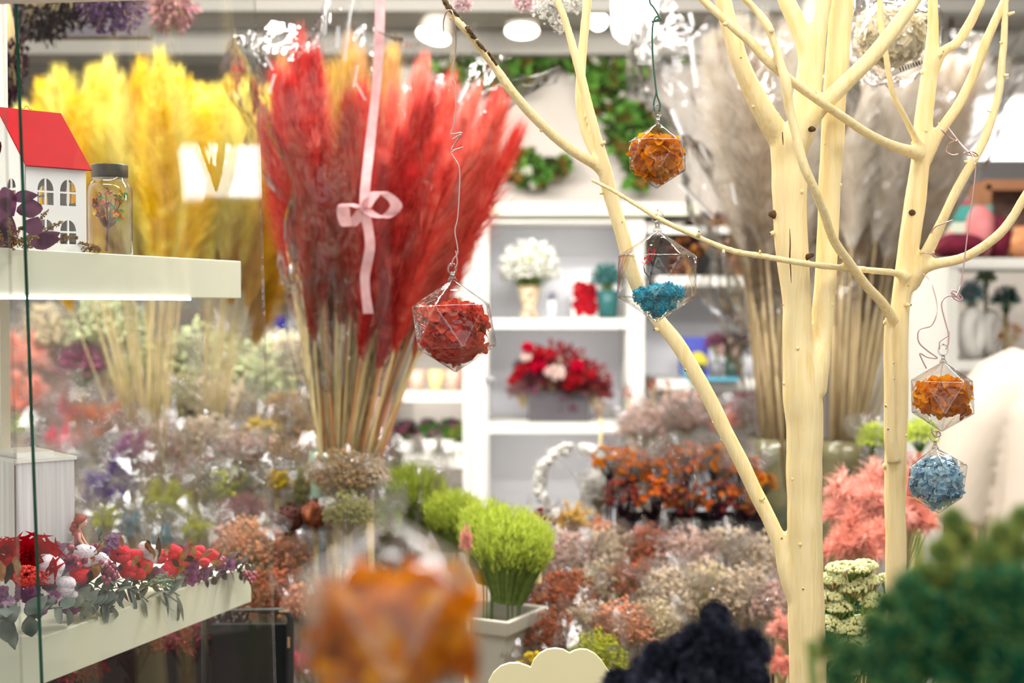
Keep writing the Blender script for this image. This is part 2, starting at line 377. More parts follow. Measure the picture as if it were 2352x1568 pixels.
branch(m,[(1384,392,15,YA+.044),(1364,376,13,YA+.04),(1329,356,12,YA+.03),(1287,325,12,YA+.02),(1249,291,12,YA+.01),(1210,252,12,YA),(1180,214,11.5,YA-.01),(1153,176,11,YA-.015),(1130,145,10,YA-.02),(1096,103,10,YA-.03),(1069,69,10,YA-.04),(1042,36,10,YA-.045),(1022,4,9,YA-.05),(1005,-40,8,YA-.05),(980,-140,7,YA-.06),(950,-260,5,YA-.06)],n=12)
BV=BVHTree.FromPolygons(m.v,m.f); o=m.build('trunk',CREAMWOOD,tA); remeshed(o)
m=MB()
for seq in ([(1016,0,6),(1030,22,7.5),(1046,38,7),(1060,58,6),(1078,80,5.5),(1094,98,4)],[(1092,96,4),(1102,108,5),(1112,118,3.5)],[(1118,122,3.5),(1128,136,4),(1137,150,3)],[(1070,64,6),(1083,84,6),(1090,90,3)]):
    q=[(a+3.5,b-1.5,r) for a,b,r in seq]; pts,rad=pxpath(q,YA-.054,YA-.032,5); m.tube(pts,[r*(1+u(-.25,.25)) for r in rad],8)
m.build('bark_patch',BARK,tA)
for px,py,Y,r,d,L in [(1768,492,1.43,9,(-1,-.4,.3),12),(1768,535,1.43,5,(-1,-.3,-.2),10),(1854,590,1.415,6,(1,-.5,.6),16),(1790,700,1.41,2,None,None),(1872,218,1.41,6,None,None),(1864,296,1.415,6,(1,-1,-.2),10),(1808,148,1.40,5,(0,-.6,1),14),(1495,757,1.47,5,(-1,-.2,.2),8),(1553,850,1.465,3.4,None,None),(1571,1372-150,1.44,2,None,None),(1622,970,1.455,3,None,None),(1641,1010,1.45,3,None,None),(1384,330,1.47,4,(1,-.2,.8),10),(1381,443,1.48,3,(-1,0,-.3),6),(1845,1352,1.41,3,None,None),(1748,1148,1.45,3,(1,-.1,.5),9),(1795,1278-42,1.44,3,None,None),(1429,510,1.482,2.2,None,None),(1702,132,1.41,2,None,None)]:
    stub(tA,px,py,Y,r,True,d,L)
for px,py,Y,r in [(1730,245,1.42,4),(1842,440,1.41,5),(1832,800,1.41,4),(1800,880,1.41,4),(1838,1250,1.41,4),(1895,330,1.44,3),(1912,700,1.44,3),(1820,1100,1.41,3),(1788,262,1.42,3),(1240,300,1.45,4),(1022,50,1.40,4),(1940,420,1.45,4)]:
    stub(tA,px,py,Y,r,False)
# the long crack in the trunk
m=MB(); pts,rad=pxpath([(1814,525,.6),(1815,560,1.4),(1814,590,1.6),(1816,620,1.4),(1817,650,.5)],1.4185,1.4205,4); m.tube(pts,rad,6); m.build('crack',KNOT,tA)
m=MB(); pts,rad=pxpath([(1797,303,1),(1798,320,1.3),(1799,333,.5)],1.4165,1.4165,3); m.tube(pts,rad,6); m.build('crack',KNOT,tA)

YC=1.53
tC=empty('cream_painted_tree',(P(2060,1568,YC).x,YC,TZ),'slimmer cream painted bare tree right of the thick trunk, ornament chain at its side','tree')
m=MB()
branch(m,to_table([(2060,1568,24,YC),(2059,1400,24,YC),(2058,1250,24,YC),(2056,1100,25,YC),(2060,950,25,YC),(2063,800,24,YC),(2068,700,22,YC),(2080,620,23,YC),(2092,540,25,YC),(2104,450,24,YC),(2114,370,22,YC),(2120,312,22,YC),(2127,240,20,YC),(2134,178,19,YC),(2140,120,16,YC),(2143,60,13,YC),(2144,0,12,YC),(2146,-120,11,YC),(2150,-280,8,YC)]),n=18)
branch(m,[(2052,1060,16,YC-.01),(2044,1000,15,YC-.014),(2043,930,14,YC-.016),(2042,850,14,YC-.016),(2043,780,13,YC-.016),(2046,728,14,YC-.016)],n=12)
branch(m,[(2138,170,17,YC),(2165,120,12,YC-.01),(2198,98,12,YC-.012),(2225,58,12,YC-.015),(2243,22,11,YC-.02),(2253,0,11,YC-.02),(2275,-80,9,YC-.02),(2290,-200,7,YC-.02)],n=12)
branch(m,[(2122,370,17,YC),(2150,318,14,YC-.006),(2176,280,13,YC-.01),(2207,232,12.5,YC-.012),(2239,165,12,YC-.015),(2261,103,11.5,YC-.02),(2283,54,11,YC-.02),(2308,0,10,YC-.02),(2345,-90,9,YC-.02),(2370,-200,7,YC-.02)],n=12)
branch(m,[(2088,660,18,YC),(2104,630,18,YC-.006),(2118,603,16,YC-.01),(2145,549,14,YC-.02),(2172,491,12,YC-.03),(2203,429,12,YC-.035),(2234,371,11,YC-.04),(2261,321,11,YC-.04),(2279,268,10,YC-.04),(2297,201,9.5,YC-.04),(2303,134,9.5,YC-.04),(2307,80,9,YC-.04),(2309,30,8,YC-.04),(2312,-50,7,YC-.04)],n=12)
branch(m,[(2096,650,18,YC),(2116,618,17,YC-.008),(2150,606,13,YC-.018),(2207,594,12,YC-.03),(2252,571,12,YC-.04),(2297,536,11.5,YC-.05),(2328,496,11,YC-.055),(2352,455,11,YC-.06),(2400,380,10,YC-.07),(2440,280,8,YC-.07)],n=12)
branch(m,[(2112,352,20,YC-.01),(2091,348,15,YC-.022),(2042,331,11,YC-.05),(1989,304,11,YC-.075),(1939,270,11,YC-.10),(1895,241,11,YC-.12),(1850,210,11,YC-.13),(1810,179,11.5,YC-.14),(1761,138,12,YC-.145),(1725,98,12,YC-.145),(1689,67,11,YC-.145),(1658,40,10,YC-.145),(1614,0,10,YC-.145),(1560,-60,8,YC-.14),(1510,-150,6,YC-.14)],n=12)
branch(m,[(2056,740,13,YC-.018),(2029,698,12,YC-.035),(1989,656,12,YC-.06),(1953,607,11.5,YC-.085),(1917,553,11.5,YC-.11),(1890,482,11.5,YC-.135),(1868,429,11.5,YC-.15),(1846,379,12,YC-.155),(1828,304,11.5,YC-.155),(1814,250,12,YC-.155),(1806,192,13,YC-.158),(1792,147,10.5,YC-.155),(1774,89,9.5,YC-.155),(1765,62,11,YC-.155),(1739,27,9,YC-.15),(1712,0,9,YC-.15),(1670,-50,8,YC-.15),(1640,-140,6,YC-.15)],n=12)
branch(m,[(2112,340,14,YC-.012),(2102,317,9,YC-.02),(2078,268,7.5,YC-.04),(2051,219,7.5,YC-.05),(2042,179,7.5,YC-.055),(2033,112,8,YC-.06),(2024,45,8,YC-.06),(2022,0,7.5,YC-.06),(2015,-90,6,YC-.06),(2012,-200,5,YC-.06)],n=10)
branch(m,[(2078,640,14,YC-.01),(2055,627,9,YC-.022),(2000,621,8.5,YC-.05),(1925,614,8.5,YC-.085),(1850,605,8.5,YC-.115),(1750,588,8,YC-.13),(1690,578,8,YC-.14),(1640,560,7.5,YC-.143),(1590,538,7.5,YC-.145),(1525,508,7,YC-.146),(1470,475,6.5,YC-.145),(1415,442,6,YC-.14),(1357,412,5.5,YC-.135)],n=10)
BV=BVHTree.FromPolygons(m.v,m.f); o=m.build('trunk',CREAMWOOD,tC); remeshed(o,.0020)
for px,py,Y,r,d,L in [(2094,488,1.505,7,None,None),(2081,700,1.50,4,(1,-.5,0),12),(2086,716-60,1.50,2,None,None),(2035,932,1.495,3.4,None,None),(2053,870,1.505,2,None,None),(2040,985,1.5,3,None,None),(2052,834,1.505,2.2,None,None),(2322,30,1.48,4,(1,-.2,.5),14),(2311,172,1.48,4,(1,-.2,0),9),(2290,98,1.49,2.5,(-1,-.2,0),7),(1604,540,1.375,4,(0,-.3,1),10),(1662,582,1.385,3,(0,-.2,-1),7),(2218,372,1.48,3,(-1,0,.1),8),(1745,580,1.39,2.4,(0,-.3,1),7),(2160,128,1.5,3,(.4,-.3,1),12),(2268,256,1.48,2,(-1,0,.2),7)]:
    stub(tC,px,py,Y,r,True,d,L)
for px,py,Y,r in [(2112,166,1.505,5),(1665,56,1.378,5),(1772,70,1.37,6),(2094,330,1.505,5),(2022,1070,1.515,7),(2032,740,1.505,5),(2082,1000,1.5,3),(2150,580,1.49,3),(1928,592,1.43,3),(2127,300,1.505,4),(1508,488,1.378,3)]:
    stub(tC,px,py,Y,r,False)
# ------------------------------------------------------------------ display table under the trees and the near plants
t=empty('display_table',(.46,1.16,0),'long low dark wood table below the cream trees','table')
DTW=pm('dark_wood',(70,54,44),(52,40,34),rough=.6,scale=4,stretch=(1,6,1))
m=MB(); m.box((.46,1.16,.88),(1.28,1.5,.04)); m.build('table_top',DTW,t,False)
for x in (-.14,1.06):
    for y in (.48,1.84):
        m=MB(); m.box((x,y,.43),(.05,.05,.86)); m.build('leg',DTW,t,False)
# ------------------------------------------------------------------ hanging glass icosahedra
def ico_verts(r):
    vs=[V((0,0,r))]; zc=r/math.sqrt(5); rr=2*r/math.sqrt(5)
    for i in range(5): a=2*PI*i/5; vs.append(V((rr*math.cos(a),rr*math.sin(a),zc)))
    for i in range(5): a=2*PI*i/5+PI/5; vs.append(V((rr*math.cos(a),rr*math.sin(a),-zc)))
    vs.append(V((0,0,-r)))
    fs=[(0,1+i,1+(i+1)%5) for i in range(5)]+[(1+i,6+i,1+(i+1)%5) for i in range(5)]+[(6+i,6+(i+1)%5,1+(i+1)%5) for i in range(5)]+[(11,6+(i+1)%5,6+i) for i in range(5)]
    return vs,fs
def ico_planes(r):
    vs,fs=ico_verts(r); out=[]
    for f in fs:
        n=(vs[f[1]]-vs[f[0]]).cross(vs[f[2]]-vs[f[0]]).normalized()
        if n.dot(vs[f[0]])<0: n=-n
        out.append((n,n.dot(vs[f[0]])))
    return out
def ornament(apex,bottom,Y,label,rotz=0,wire=None,wiremat=None,group='hanging glass icosahedron ornaments',loop=26,wr=.0007):
    a=P(*apex,Y); b=P(*bottom,Y); c=(a+b)/2; r=(a-b).length/2
    q=V((0,0,1)).rotation_difference((a-b).normalized()).to_matrix()@Matrix.Rotation(rotz,3,'Z')
    t=empty('glass_ornament',c,label,'ornament',group)
    vs,fs=ico_verts(r); bm=bmesh.new(); bv=[bm.verts.new(c+q@v) for v in vs]
    for f in fs: bm.faces.new([bv[i] for i in f])
    bm.normal_update(); bmesh.ops.recalc_face_normals(bm,faces=bm.faces)
    bmesh.ops.bevel(bm,geom=list(bm.edges)+list(bm.verts),offset=r*.024,segments=3,profile=.6,affect='EDGES')
    pl=[n for n,_ in ico_planes(r)]
    pl=[q@n for n in pl]
    for f in bm.faces:
        f.smooth=True; f.material_index=0 if max(f.normal.dot(n) for n in pl)>.9985 and len(f.verts)==3 else 1
    me=bpy.data.meshes.new('glass_shell'); bm.to_mesh(me); bm.free(); me.materials.append(ORNG); me.materials.append(ORNE)
    o=bpy.data.objects.new('glass_shell',me); COL.objects.link(o); o.parent=t; o.matrix_parent_inverse=t.matrix_basis.inverted()
    # neck and hanging loop
    up=(a-b).normalized(); s=r/.046; m=MB(); L=M2(loop,Y)
    m.tube([a-up*.002*s,a+up*.003*s,a+up*L*.35],[.005*s,.0024*s,.0020*s],10)
    lc=a+up*L*.66; sd=q@V((1,0,0)); sd=(sd-up*sd.dot(up)).normalized()
    m.tube([lc+(up*math.cos(w)*1.15+sd*math.sin(w))*L*.30 for w in [2*PI*i/18 for i in range(19)]],.0011*s,8)
    for k in range(3): m.ball(a+up*L*(.12+.13*k),.0024*s,10,6,sc=(1,1,.7))
    m.build('hanging_loop',ORNE,t)
    if wire:
        m=MB()
        for w in wire:
            pts,_=pxpath([(x[0],x[1],1)+tuple(x[2:]) for x in w],Y,Y,6); m.tube(pts,wr,7)
        m.build('wire',wiremat or COPPER,t)
    return t,c,r,q
def fill(c,r,q,level,low,n,size,mats,name,label,k=4,jl=0,shrink=.86,cup=.5,cat='dried flower',lump=0):
    """petals packed in the lower part of an ornament, between low and level (in radii)"""
    pl=ico_planes(r*shrink); m=MB(); cnt=0; tries=0
    while cnt<n and tries<n*60:
        tries+=1
        p=V((u(-r,r),u(-r,r),u(low*r,level*r)))
        ex=level*r-.10*r*(p.xy.length/r)**2
        if p.z>ex: continue
        d=[h-nn.dot(p) for nn,h in pl]
        if min(d)<0: continue
        if min(min(d),ex-p.z)>r*.22 and u(0,1)>.12: continue
        nn=(p.normalized()+rdir()*.75+V((0,0,.15))).normalized()
        m.floret(c+q@p,q@nn,size*u(.7,1.2),mat=R.randrange(len(mats)),k=k,cup=cup); cnt+=1
    # packed core
    hh=(level-low)*r*.5
    m.ball(c+q@V((0,0,(level+low)*r*.5-hh*.05)),1,16,10,mat=0,sc=(min(r*.60,r*.62),min(r*.60,r*.62),hh*.72),jit=.08,q=q)
    o=m.build(name,mats); return tag(o,label,cat)
REDP=[tm('red_petal_a',(224,84,60),(200,56,46),scale=90),tm('red_petal_b',(238,112,78),(214,76,58),scale=90),tm('red_petal_c',(184,46,40),(216,76,58),scale=90)]
AMBP=[tm('amber_petal_a',(238,154,16),(222,128,12),scale=90,tr=.45),tm('amber_petal_b',(248,176,34),(234,148,20),scale=90,tr=.45),tm('amber_petal_c',(190,96,12),(216,126,16),scale=90,tr=.4)]
BLUP=[tm('pale_blue_petal_a',(150,192,214),(180,212,226),scale=90),tm('pale_blue_petal_b',(198,222,230),(168,202,220),scale=90),tm('pale_blue_petal_c',(118,168,198),(160,198,216),scale=90)]
CRMP=[tm('cream_petal_a',(252,240,210),(255,248,228),scale=90),tm('cream_petal_b',(255,248,222),(246,228,182),scale=90)]
YO=1.40
wr1=[[(1019,72,1.395),(1019,48,1.393),(1026,26,1.388),(1038,26,1.382),(1044,55,1.385),(1047,100,1.395),(1042,145),(1038,172),(1046,196),(1047,240),(1044,280),(1036,307),(1060,305,1.395),(1040,320,1.405),(1058,309,1.393),(1046,328,1.4),(1037,344),(1064,338),(1038,349),(1044,364),(1055,386),(1055,440),(1051,500),(1045,530),(1050,562),(1051,582),(1041,596),(1037,612)],[(1047,576),(1049,590),(1050,606),(1045,616)]]
t,c,r,q=ornament((1039,640),(1047,856),YO,'large clear glass icosahedron filled with red hydrangea petals',.55,wr1,loop=34)
fill(c,r,q,.42,-.98,430,.0078,REDP,'preserved_hydrangea','red preserved hydrangea petals packed inside the hanging glass ornament',shrink=.81)
wr2=[[(1496,-160,1.41),(1494,-60,1.405),(1492,0),(1502,18),(1514,40),(1504,48),(1497,50),(1518,46),(1508,38),(1500,55),(1498,90),(1500,140),(1505,190),(1507,212),(1502,235),(1503,256)],[(1507,205),(1510,222),(1516,240),(1514,256)]]
t,c,r,q=ornament((1511,281),(1508,434),YO,'small glass icosahedron of amber petals hanging on a green wire',.30,wr2,GREENWIRE,loop=40,wr=.0009)
fill(c,r,q,.52,-.80,230,.0080,AMBP,'preserved_hydrangea','amber petals inside the small ornament under the green wire',k=3,shrink=.84)
t,c,r,q=ornament((1510,527),(1508,741),YO-.012,'large glass icosahedron holding turquoise moss and a red twig',.18,loop=44)
m=MB()
cl=[V((x,y,z))*r for x,y,z in [(-.38,-.1,-.42),(-.12,-.32,-.34),(.15,-.30,-.30),(.40,-.12,-.36),(.1,.15,-.32),(-.22,.22,-.40),(.38,.2,-.42),(0,0,-.55),(0,0,-.72),(-.22,-.1,-.58),(.24,-.08,-.56),(.02,-.25,-.62)]]
for cc in cl:
    m.ball(c+q@cc,r*.15,10,7,jit=.2)
    for i in range(150): m.octa(c+q@(cc+rdir()*r*u(.12,.19)),u(.0007,.0015))
    for i in range(300):
        d=rdir(); m.hair(c+q@(cc+d*r*.13),d+rdir()*.6,r*u(.05,.13),.0007,0,0,2)
tag(m.build('reindeer_moss',pm('turquoise_moss',(16,140,168),(52,178,200),(10,110,140),rough=.9,scale=70)),'turquoise reindeer moss in the bottom of the glass ornament','moss')
m=MB(); tw=c+q@V((-.14*r,-.02*r,-.35*r))
p1=tw+V((-.001,0,.014)); p2=tw+V((.002,.001,.026)); 
m.tube([tw-V((0,0,.006)),tw,p1,p2,p2+V((.004,0,.014)),p2+V((.006,.001,.026))],[.0016,.0015,.0012,.0010,.0007,.0003],7)
m.tube([p1,p1+V((-.005,0,.006)),p1+V((-.006,0,.012))],[.0009,.0006,.0003],6); m.tube([p2,p2+V((-.003,0,.009)),p2+V((-.002,0,.020))],[.0008,.0006,.0003],6)
m.tube([tw,tw+V((.003,-.001,.005)),tw+V((.004,0,.007))],[.0012,.001,.0004],6)
tt=m.build('miniature_tree',pm('dark_twig',(52,38,36),rough=.8)); tag(tt,'tiny black twig with red leaves standing in turquoise moss','twig')
m=MB()
for off in [(-.0035,-.001,.020),(-.001,-.002,.024),(-.005,0,.014),(-.002,-.001,.017),(.003,0,.024)]:
    for i in range(3): m.leaf(p1+V(off),rdir(),rdir(),.006,.0022,n=3)
o=m.build('red_leaves',tm('maple_red',(204,30,44)),tt)
wr4=[[(2196,680,1.42),(2205,660),(2212,620),(2222,540),(2233,460),(2240,400),(2240,375),(2236,362,1.44),(2226,350,1.47),(2214,352),(2224,356,1.47),(2246,358,1.44),(2232,348),(2214,352,1.46)],[(2156,282,1.50),(2160,294),(2176,312),(2196,324),(2198,322),(2180,330,1.5),(2174,348,1.5),(2188,356,1.5),(2200,354,1.5)],[(2178,293,1.5),(2200,322,1.49),(2222,346,1.47),(2246,358,1.45)],
 [(2183,673),(2186,672),(2196,680),(2208,688),(2210,682),(2196,670),(2186,668),(2190,684),(2204,691),(2206,686),(2190,680),(2176,680),(2165,690),(2163,706),(2172,742),(2178,768),(2166,778),(2158,786),(2158,802)],[(2180,760),(2178,790),(2172,802)]]
wr5=[[(2188,505,1.49),(2170,512,1.475),(2150,520,1.48),(2137,535,1.51)],[(2112,583,1.52),(2125,580,1.495),(2140,584,1.49),(2150,592,1.50),(2142,580,1.48)],[(2120,628,1.50),(2136,645,1.46),(2150,690,1.44),(2150,725),(2138,748),(2115,755),(2108,768),(2112,788),(2130,805),(2153,822),(2130,820),(2113,811),(2118,826),(2128,846)]]
t,c,r,q=ornament((2166,829),(2163,992),1.43,'amber filled glass icosahedron, upper one of the linked pair on the slimmer tree',.1,wr4+wr5,loop=38)
fill(c,r,q,.46,-.46,210,.0080,AMBP,'preserved_hydrangea','amber petals inside the upper glass ornament of the linked pair',k=3,shrink=.84)
t,c,r,q=ornament((2148,1026),(2156,1180),1.44,'pale blue filled glass icosahedron hanging below the amber one',-.35,[[(2140,984),(2142,995),(2150,1004),(2152,992),(2158,992),(2160,1000),(2150,1004)]],loop=36)
fill(c,r,q,.60,-.75,420,.0062,BLUP,'preserved_hydrangea','pale blue petals inside the lower glass ornament of the linked pair',shrink=.84)
t,c,r,q=ornament((2068,-28),(2024,186),1.78,'glass icosahedron of cream petals wrapped in clear film behind the tree',.4,[[(2072,-40),(2074,-200),(2076,-330)]],loop=30)
fill(c,r,q,.45,-.62,360,.0085,CRMP,'preserved_hydrangea','cream petals inside the film wrapped ornament at the top',shrink=.82)
m=MB(); m.ball(c,r*1.10,14,10,jit=.10); m.build('film_wrap',CELLO2,t)
m=MB(); nb=P(2060,152,1.78-r*.75)
for i in range(9): m.box(P(2068+i*6.2,160-i*2.2,1.78-r*.9),(M2(R.choice([1.5,2.5,3.5]),1.7),.0006,M2(11,1.7)),tilt=(0,-.35))
m.build('barcode',BLACKM,t,False)
# the ornament close to the lens
t,c,r,q=ornament((892,1180),(903,1656),.5,'big blurred glass ornament of orange petals close to the lens',.42,[[(888,1108,.5),(884,900,.51),(878,500,.52),(870,0,.53),(868,-300,.54)]],loop=72,wr=.0002)
fill(c,r,q,.36,-.95,240,.0085,AMBP,'preserved_hydrangea','orange petals in the big blurred glass ornament near the lens',k=3,shrink=.9)

# ------------------------------------------------------------------ glass display case at the left
case=empty('display_case',(-.62,1.5,0),'white display case with clear glass panes at the left','display case')
S=.344
def sx(Y): return -.4496+S*(Y-1.35)     # front line of the shelves
def shelf(name,Ya,Yb,zt,th,mats):
    m=MB(); poly=[V((sx(Ya),Ya,zt)),V((sx(Yb),Yb,zt)),V((sx(Yb)-.55,Yb+.19,zt)),V((-1.35,Ya+.02,zt)),V((-1.35,Ya,zt))]
    if name=='shelf_hi': poly=[V((sx(Ya),Ya,zt)),V((sx(Yb),Yb,zt)),V((sx(Yb)-.26,Yb+.09,zt)),V((-1.2,Ya+.06,zt)),V((-1.2,Ya-.0,zt))]
    m.prism(poly,(0,0,-th)); o=m.build('shelf',mats,case,False); bv=o.modifiers.new('edge','BEVEL'); bv.width=.0012; bv.segments=2; return o
SH_U,SH_L=1.5525,1.183
shelf('shelf_hi',1.24,1.711,SH_U,.0448,CREAM)
shelf('shelf_lo',1.352,1.731,SH_L,.046,CREAM)
m=MB(); 
for i in range(64):
    Y=lerp(1.27,1.60,i/63); m.box((sx(Y)+.001,Y,SH_U-.0462),(.0022,.0030,.0022))
m.build('led_strip',em('led_white',(250,245,255),14),case,False)
def quad_pane(c0,c1,Ya,Yb,th,name='glass_pane',zcut=None):
    """c0=(x_top,x_bottom) of the near edge, c1 of the far edge, in photo pixels at distances Ya, Yb"""
    a0=P(c0[0],0,Ya); a1=P(c0[1],1568,Ya); b0=P(c1[0],0,Yb); b1=P(c1[1],1568,Yb)
    a0=a1+(a0-a1)*((1.9-a1.z)/(a0.z-a1.z)); b0=b1+(b0-b1)*((1.9-b1.z)/(b0.z-b1.z))
    a1=a1+(a1-a0)*((a1.z-.80)/(a0.z-a1.z)); b1=b1+(b1-b0)*((b1.z-.80)/(b0.z-b1.z))
    n=(b1-a1).cross(a0-a1).normalized()*th
    m=MB(); vs=[a1,b1,b0,a0]; vs=vs+[x+n for x in vs]
    m.add(vs,[(0,1,2,3),(7,6,5,4)],0); m.add(vs,[(0,3,7,4)],1); m.add(vs,[(1,5,6,2)],2); m.add(vs,[(3,2,6,7),(0,4,5,1)],1)
    return m.build(name,[GLASS,GREENEDGE,ORNE],case,False)
quad_pane((32,92),(581,628),1.18,1.434,.0042)
quad_pane((-420,-380),(2,46),1.02,1.16,.0040)
m=MB(); a=P(-200,6,1.60); b=P(560,-8,2.0); p0=P(-160,10,1.06); p1=P(270,-1,1.30); p1b=P(560,-9,1.45); hh=V((0,0,.03)); ww_=V((-.012,.008,0)); m.prism([p0,p1,p1b,p1b+hh,p0+hh],ww_); m.build('top_board',pm('top_board_pink',(222,210,200),rough=.5),case,False)
m=MB(); p=P(-8,900,1.62); m.box((p.x-.012,1.62,1.36),(.045,.03,1.10)); m.build('post',pm('post_cream',(232,224,208),rough=.5),case,False)
m=MB(); m.box((-.93,1.62,1.0),(.03,.6,1.85)); m.build('side_panel',WHITE,case,False)
m=MB(); m.box((-.72,1.55,.37),(.46,.5,.74)); m.build('base_cabinet',WHITE,case,False)

# white wooden box on the lower shelf
WG=pm('white_woodgrain',(236,232,234),(214,210,212),(244,242,243),rough=.5,scale=10,stretch=(14,14,.25))
A=P(38,1060,1.47); ztop=A.z; rz=math.radians(40); d1=V((math.cos(rz),math.sin(rz),0)); d2=V((-math.sin(rz),math.cos(rz),0)); 
def bx_poly(L1,L2,o,z): 
    b=V((A.x,A.y,z))+d1*o[0]+d2*o[1]; return [b,b+d1*L1,b+d1*L1+d2*L2,b+d2*L2]
wb=empty('wooden_box',(A.x,A.y,SH_L),'tall white woodgrain box standing on the lower glass case shelf','box')
m=MB(); m.prism(bx_poly(.062,.075,(0,0),SH_L),(0,0,ztop-SH_L-.002)); o=m.build('body',WG,wb,False)
m=MB(); m.prism(bx_poly(.066,.079,(-.002,-.002),ztop-.0018),(0,0,.0035)); m.build('rim',WHITE,wb,False)
m=MB(); m.prism(bx_poly(.040,.058,(.004,.010),ztop+.0018),(0,0,.006)); m.build('lid',WHITE,wb,False)
m=MB(); m.prism([V((A.x,A.y,SH_L+.003))+d2*.003-d1*.0008+V((0,0,0)),V((A.x,A.y,ztop-.004))+d2*.003-d1*.0008,V((A.x,A.y,ztop-.004))+d2*.0045-d1*.0008,V((A.x,A.y,SH_L+.003))+d2*.0045-d1*.0008],d1*.0006); m.build('seam',pm('seam_brown',(120,84,70)),wb,False)

# paper house
H=V((-.4782,1.40,SH_U)); th=math.radians(45); hl=V((math.cos(th),math.sin(th),0)); hw=V((-math.sin(th),math.cos(th),0))
L,W2,eave,apex=.0642,.060,1.6385-SH_U,1.698-SH_U
house=empty('paper_house',H,'white card house with red roof and arched cut-out windows','ornamental house')
HW=pm('white_card',(240,238,238),rough=.7); 
def wall_with_holes(o0,du,holes,width,height,th_,gable=0,name='wall',extra=None):
    """a card wall with real arched openings cut by a boolean-free fill: built by bmesh triangulation"""
    bm=bmesh.new(); nrm=du.cross(V((0,0,1))).normalized()
    def loop(pts):
        vs=[bm.verts.new(o0+du*x+V((0,0,z))) for x,z in pts]
        return [bm.edges.new((vs[i],vs[(i+1)%len(vs)])) for i in range(len(vs))]
    outer=[(0,0),(width,0),(width,height)]+([(width/2,gable)] if gable else [])+[(0,height)]
    es=loop(outer)
    for hpts in holes: es+=loop(hpts)
    bmesh.ops.triangle_fill(bm,use_beauty=True,use_dissolve=False,edges=es,normal=nrm)
    ret=bmesh.ops.extrude_face_region(bm,geom=list(bm.faces))
    bmesh.ops.translate(bm,verts=[g for g in ret['geom'] if isinstance(g,bmesh.types.BMVert)],vec=-nrm*th_)
    bmesh.ops.recalc_face_normals(bm,faces=bm.faces)
    me=bpy.data.meshes.new(name); bm.to_mesh(me); bm.free(); me.materials.append(HW)
    o=bpy.data.objects.new(name,me); COL.objects.link(o); o.parent=house; o.matrix_parent_inverse=house.matrix_basis.inverted(); return o
def panes(cx,z0,w,h):
    """the four lights of an arched window as separate openings"""
    g=w*.055; hw_=w/2; zm=z0+h*.5; out=[]
    out.append([(cx-hw_,z0),(cx-g,z0),(cx-g,zm-g),(cx-hw_,zm-g)]); out.append([(cx+g,z0),(cx+hw_,z0),(cx+hw_,zm-g),(cx+g,zm-g)])
    arc=lambda sgn:[(cx+sgn*max(g,hw_*math.cos(a)),zm+g+(h*.5-g)*math.sin(a)) for a in [PI/2*i/6 for i in range(6)]]+[(cx+sgn*g,zm+g+(h*.5-g))]
    for sgn in (-1,1):
        pts=arc(sgn)+[(cx+sgn*g,zm+g)]
        out.append(pts)
    return out
ww=.0172; 
hs=[]
for z0 in (eave*.50,eave*-.04+.0): pass
for cx in (.0215,.0455):
    hs+=panes(cx,eave*.545,ww,.0262); hs+=panes(cx,eave*.10,ww,.0240)
wall_with_holes(H,hl,hs,L,eave,.0012)
wall_with_holes(H+hw*2*W2,hl,hs,L,eave,.0012)
heart=[]
for i in range(20):
    a=2*PI*i/20; heart.append((W2+.00065*16*math.sin(a)**3,eave+.018+.00075*(13*math.cos(a)-5*math.cos(2*a)-2*math.cos(3*a)-math.cos(4*a))))
gh=panes(W2*2-.030,eave*.60,.020,.022)+panes(.030,eave*.60,.020,.022)
wall_with_holes(H+hw*2*W2,-hw,gh+[heart],2*W2,eave,.0012,gable=apex)
wall_with_holes(H+hw*2*W2+hl*L,-hw,gh+[],2*W2,eave,.0012,gable=apex)
m=MB(); ov=.004
e0=H-hl*.001+V((0,0,eave))-hw*ov-V((0,0,ov*.7)); e1=e0+hl*(L+.006); rp0=H-hl*.001+hw*W2+V((0,0,apex+.001)); rp1=rp0+hl*(L+.006); f0=H-hl*.001+hw*(2*W2+ov)+V((0,0,eave-ov*.7)); f1=f0+hl*(L+.006)
for qd in ([e0,e1,rp1,rp0],[rp0,rp1,f1,f0]):
    n=(qd[1]-qd[0]).cross(qd[3]-qd[0]).normalized(); m.prism(qd,n*.0014)
m.build('roof',pm('red_card',(164,14,22),(172,18,26),rough=.8,scale=40,spec=.08),house,False)
m=MB(); rc=rp0+hl*.033+V((0,0,.002)); m.tube([rc+(hl*math.cos(a)*.0022+V((0,0,1))*math.sin(a)*.0028) for a in [PI*i/10 for i in range(11)]],.0004,6)
m.tube([rc-hl*.006,rc-hl*.0022],.0004,6); m.tube([rc+hl*.006,rc+hl*.0022],.0004,6); m.build('hanging_hook',pm('copper_hook',(150,70,50),rough=.4,metal=.6),house)
m=MB(); m.box(H+hw*W2+hl*L*.5+V((0,0,.0015)),(L-.01,2*W2-.01,.0010),rz=th); m.build('floor_card',HW,house,False)

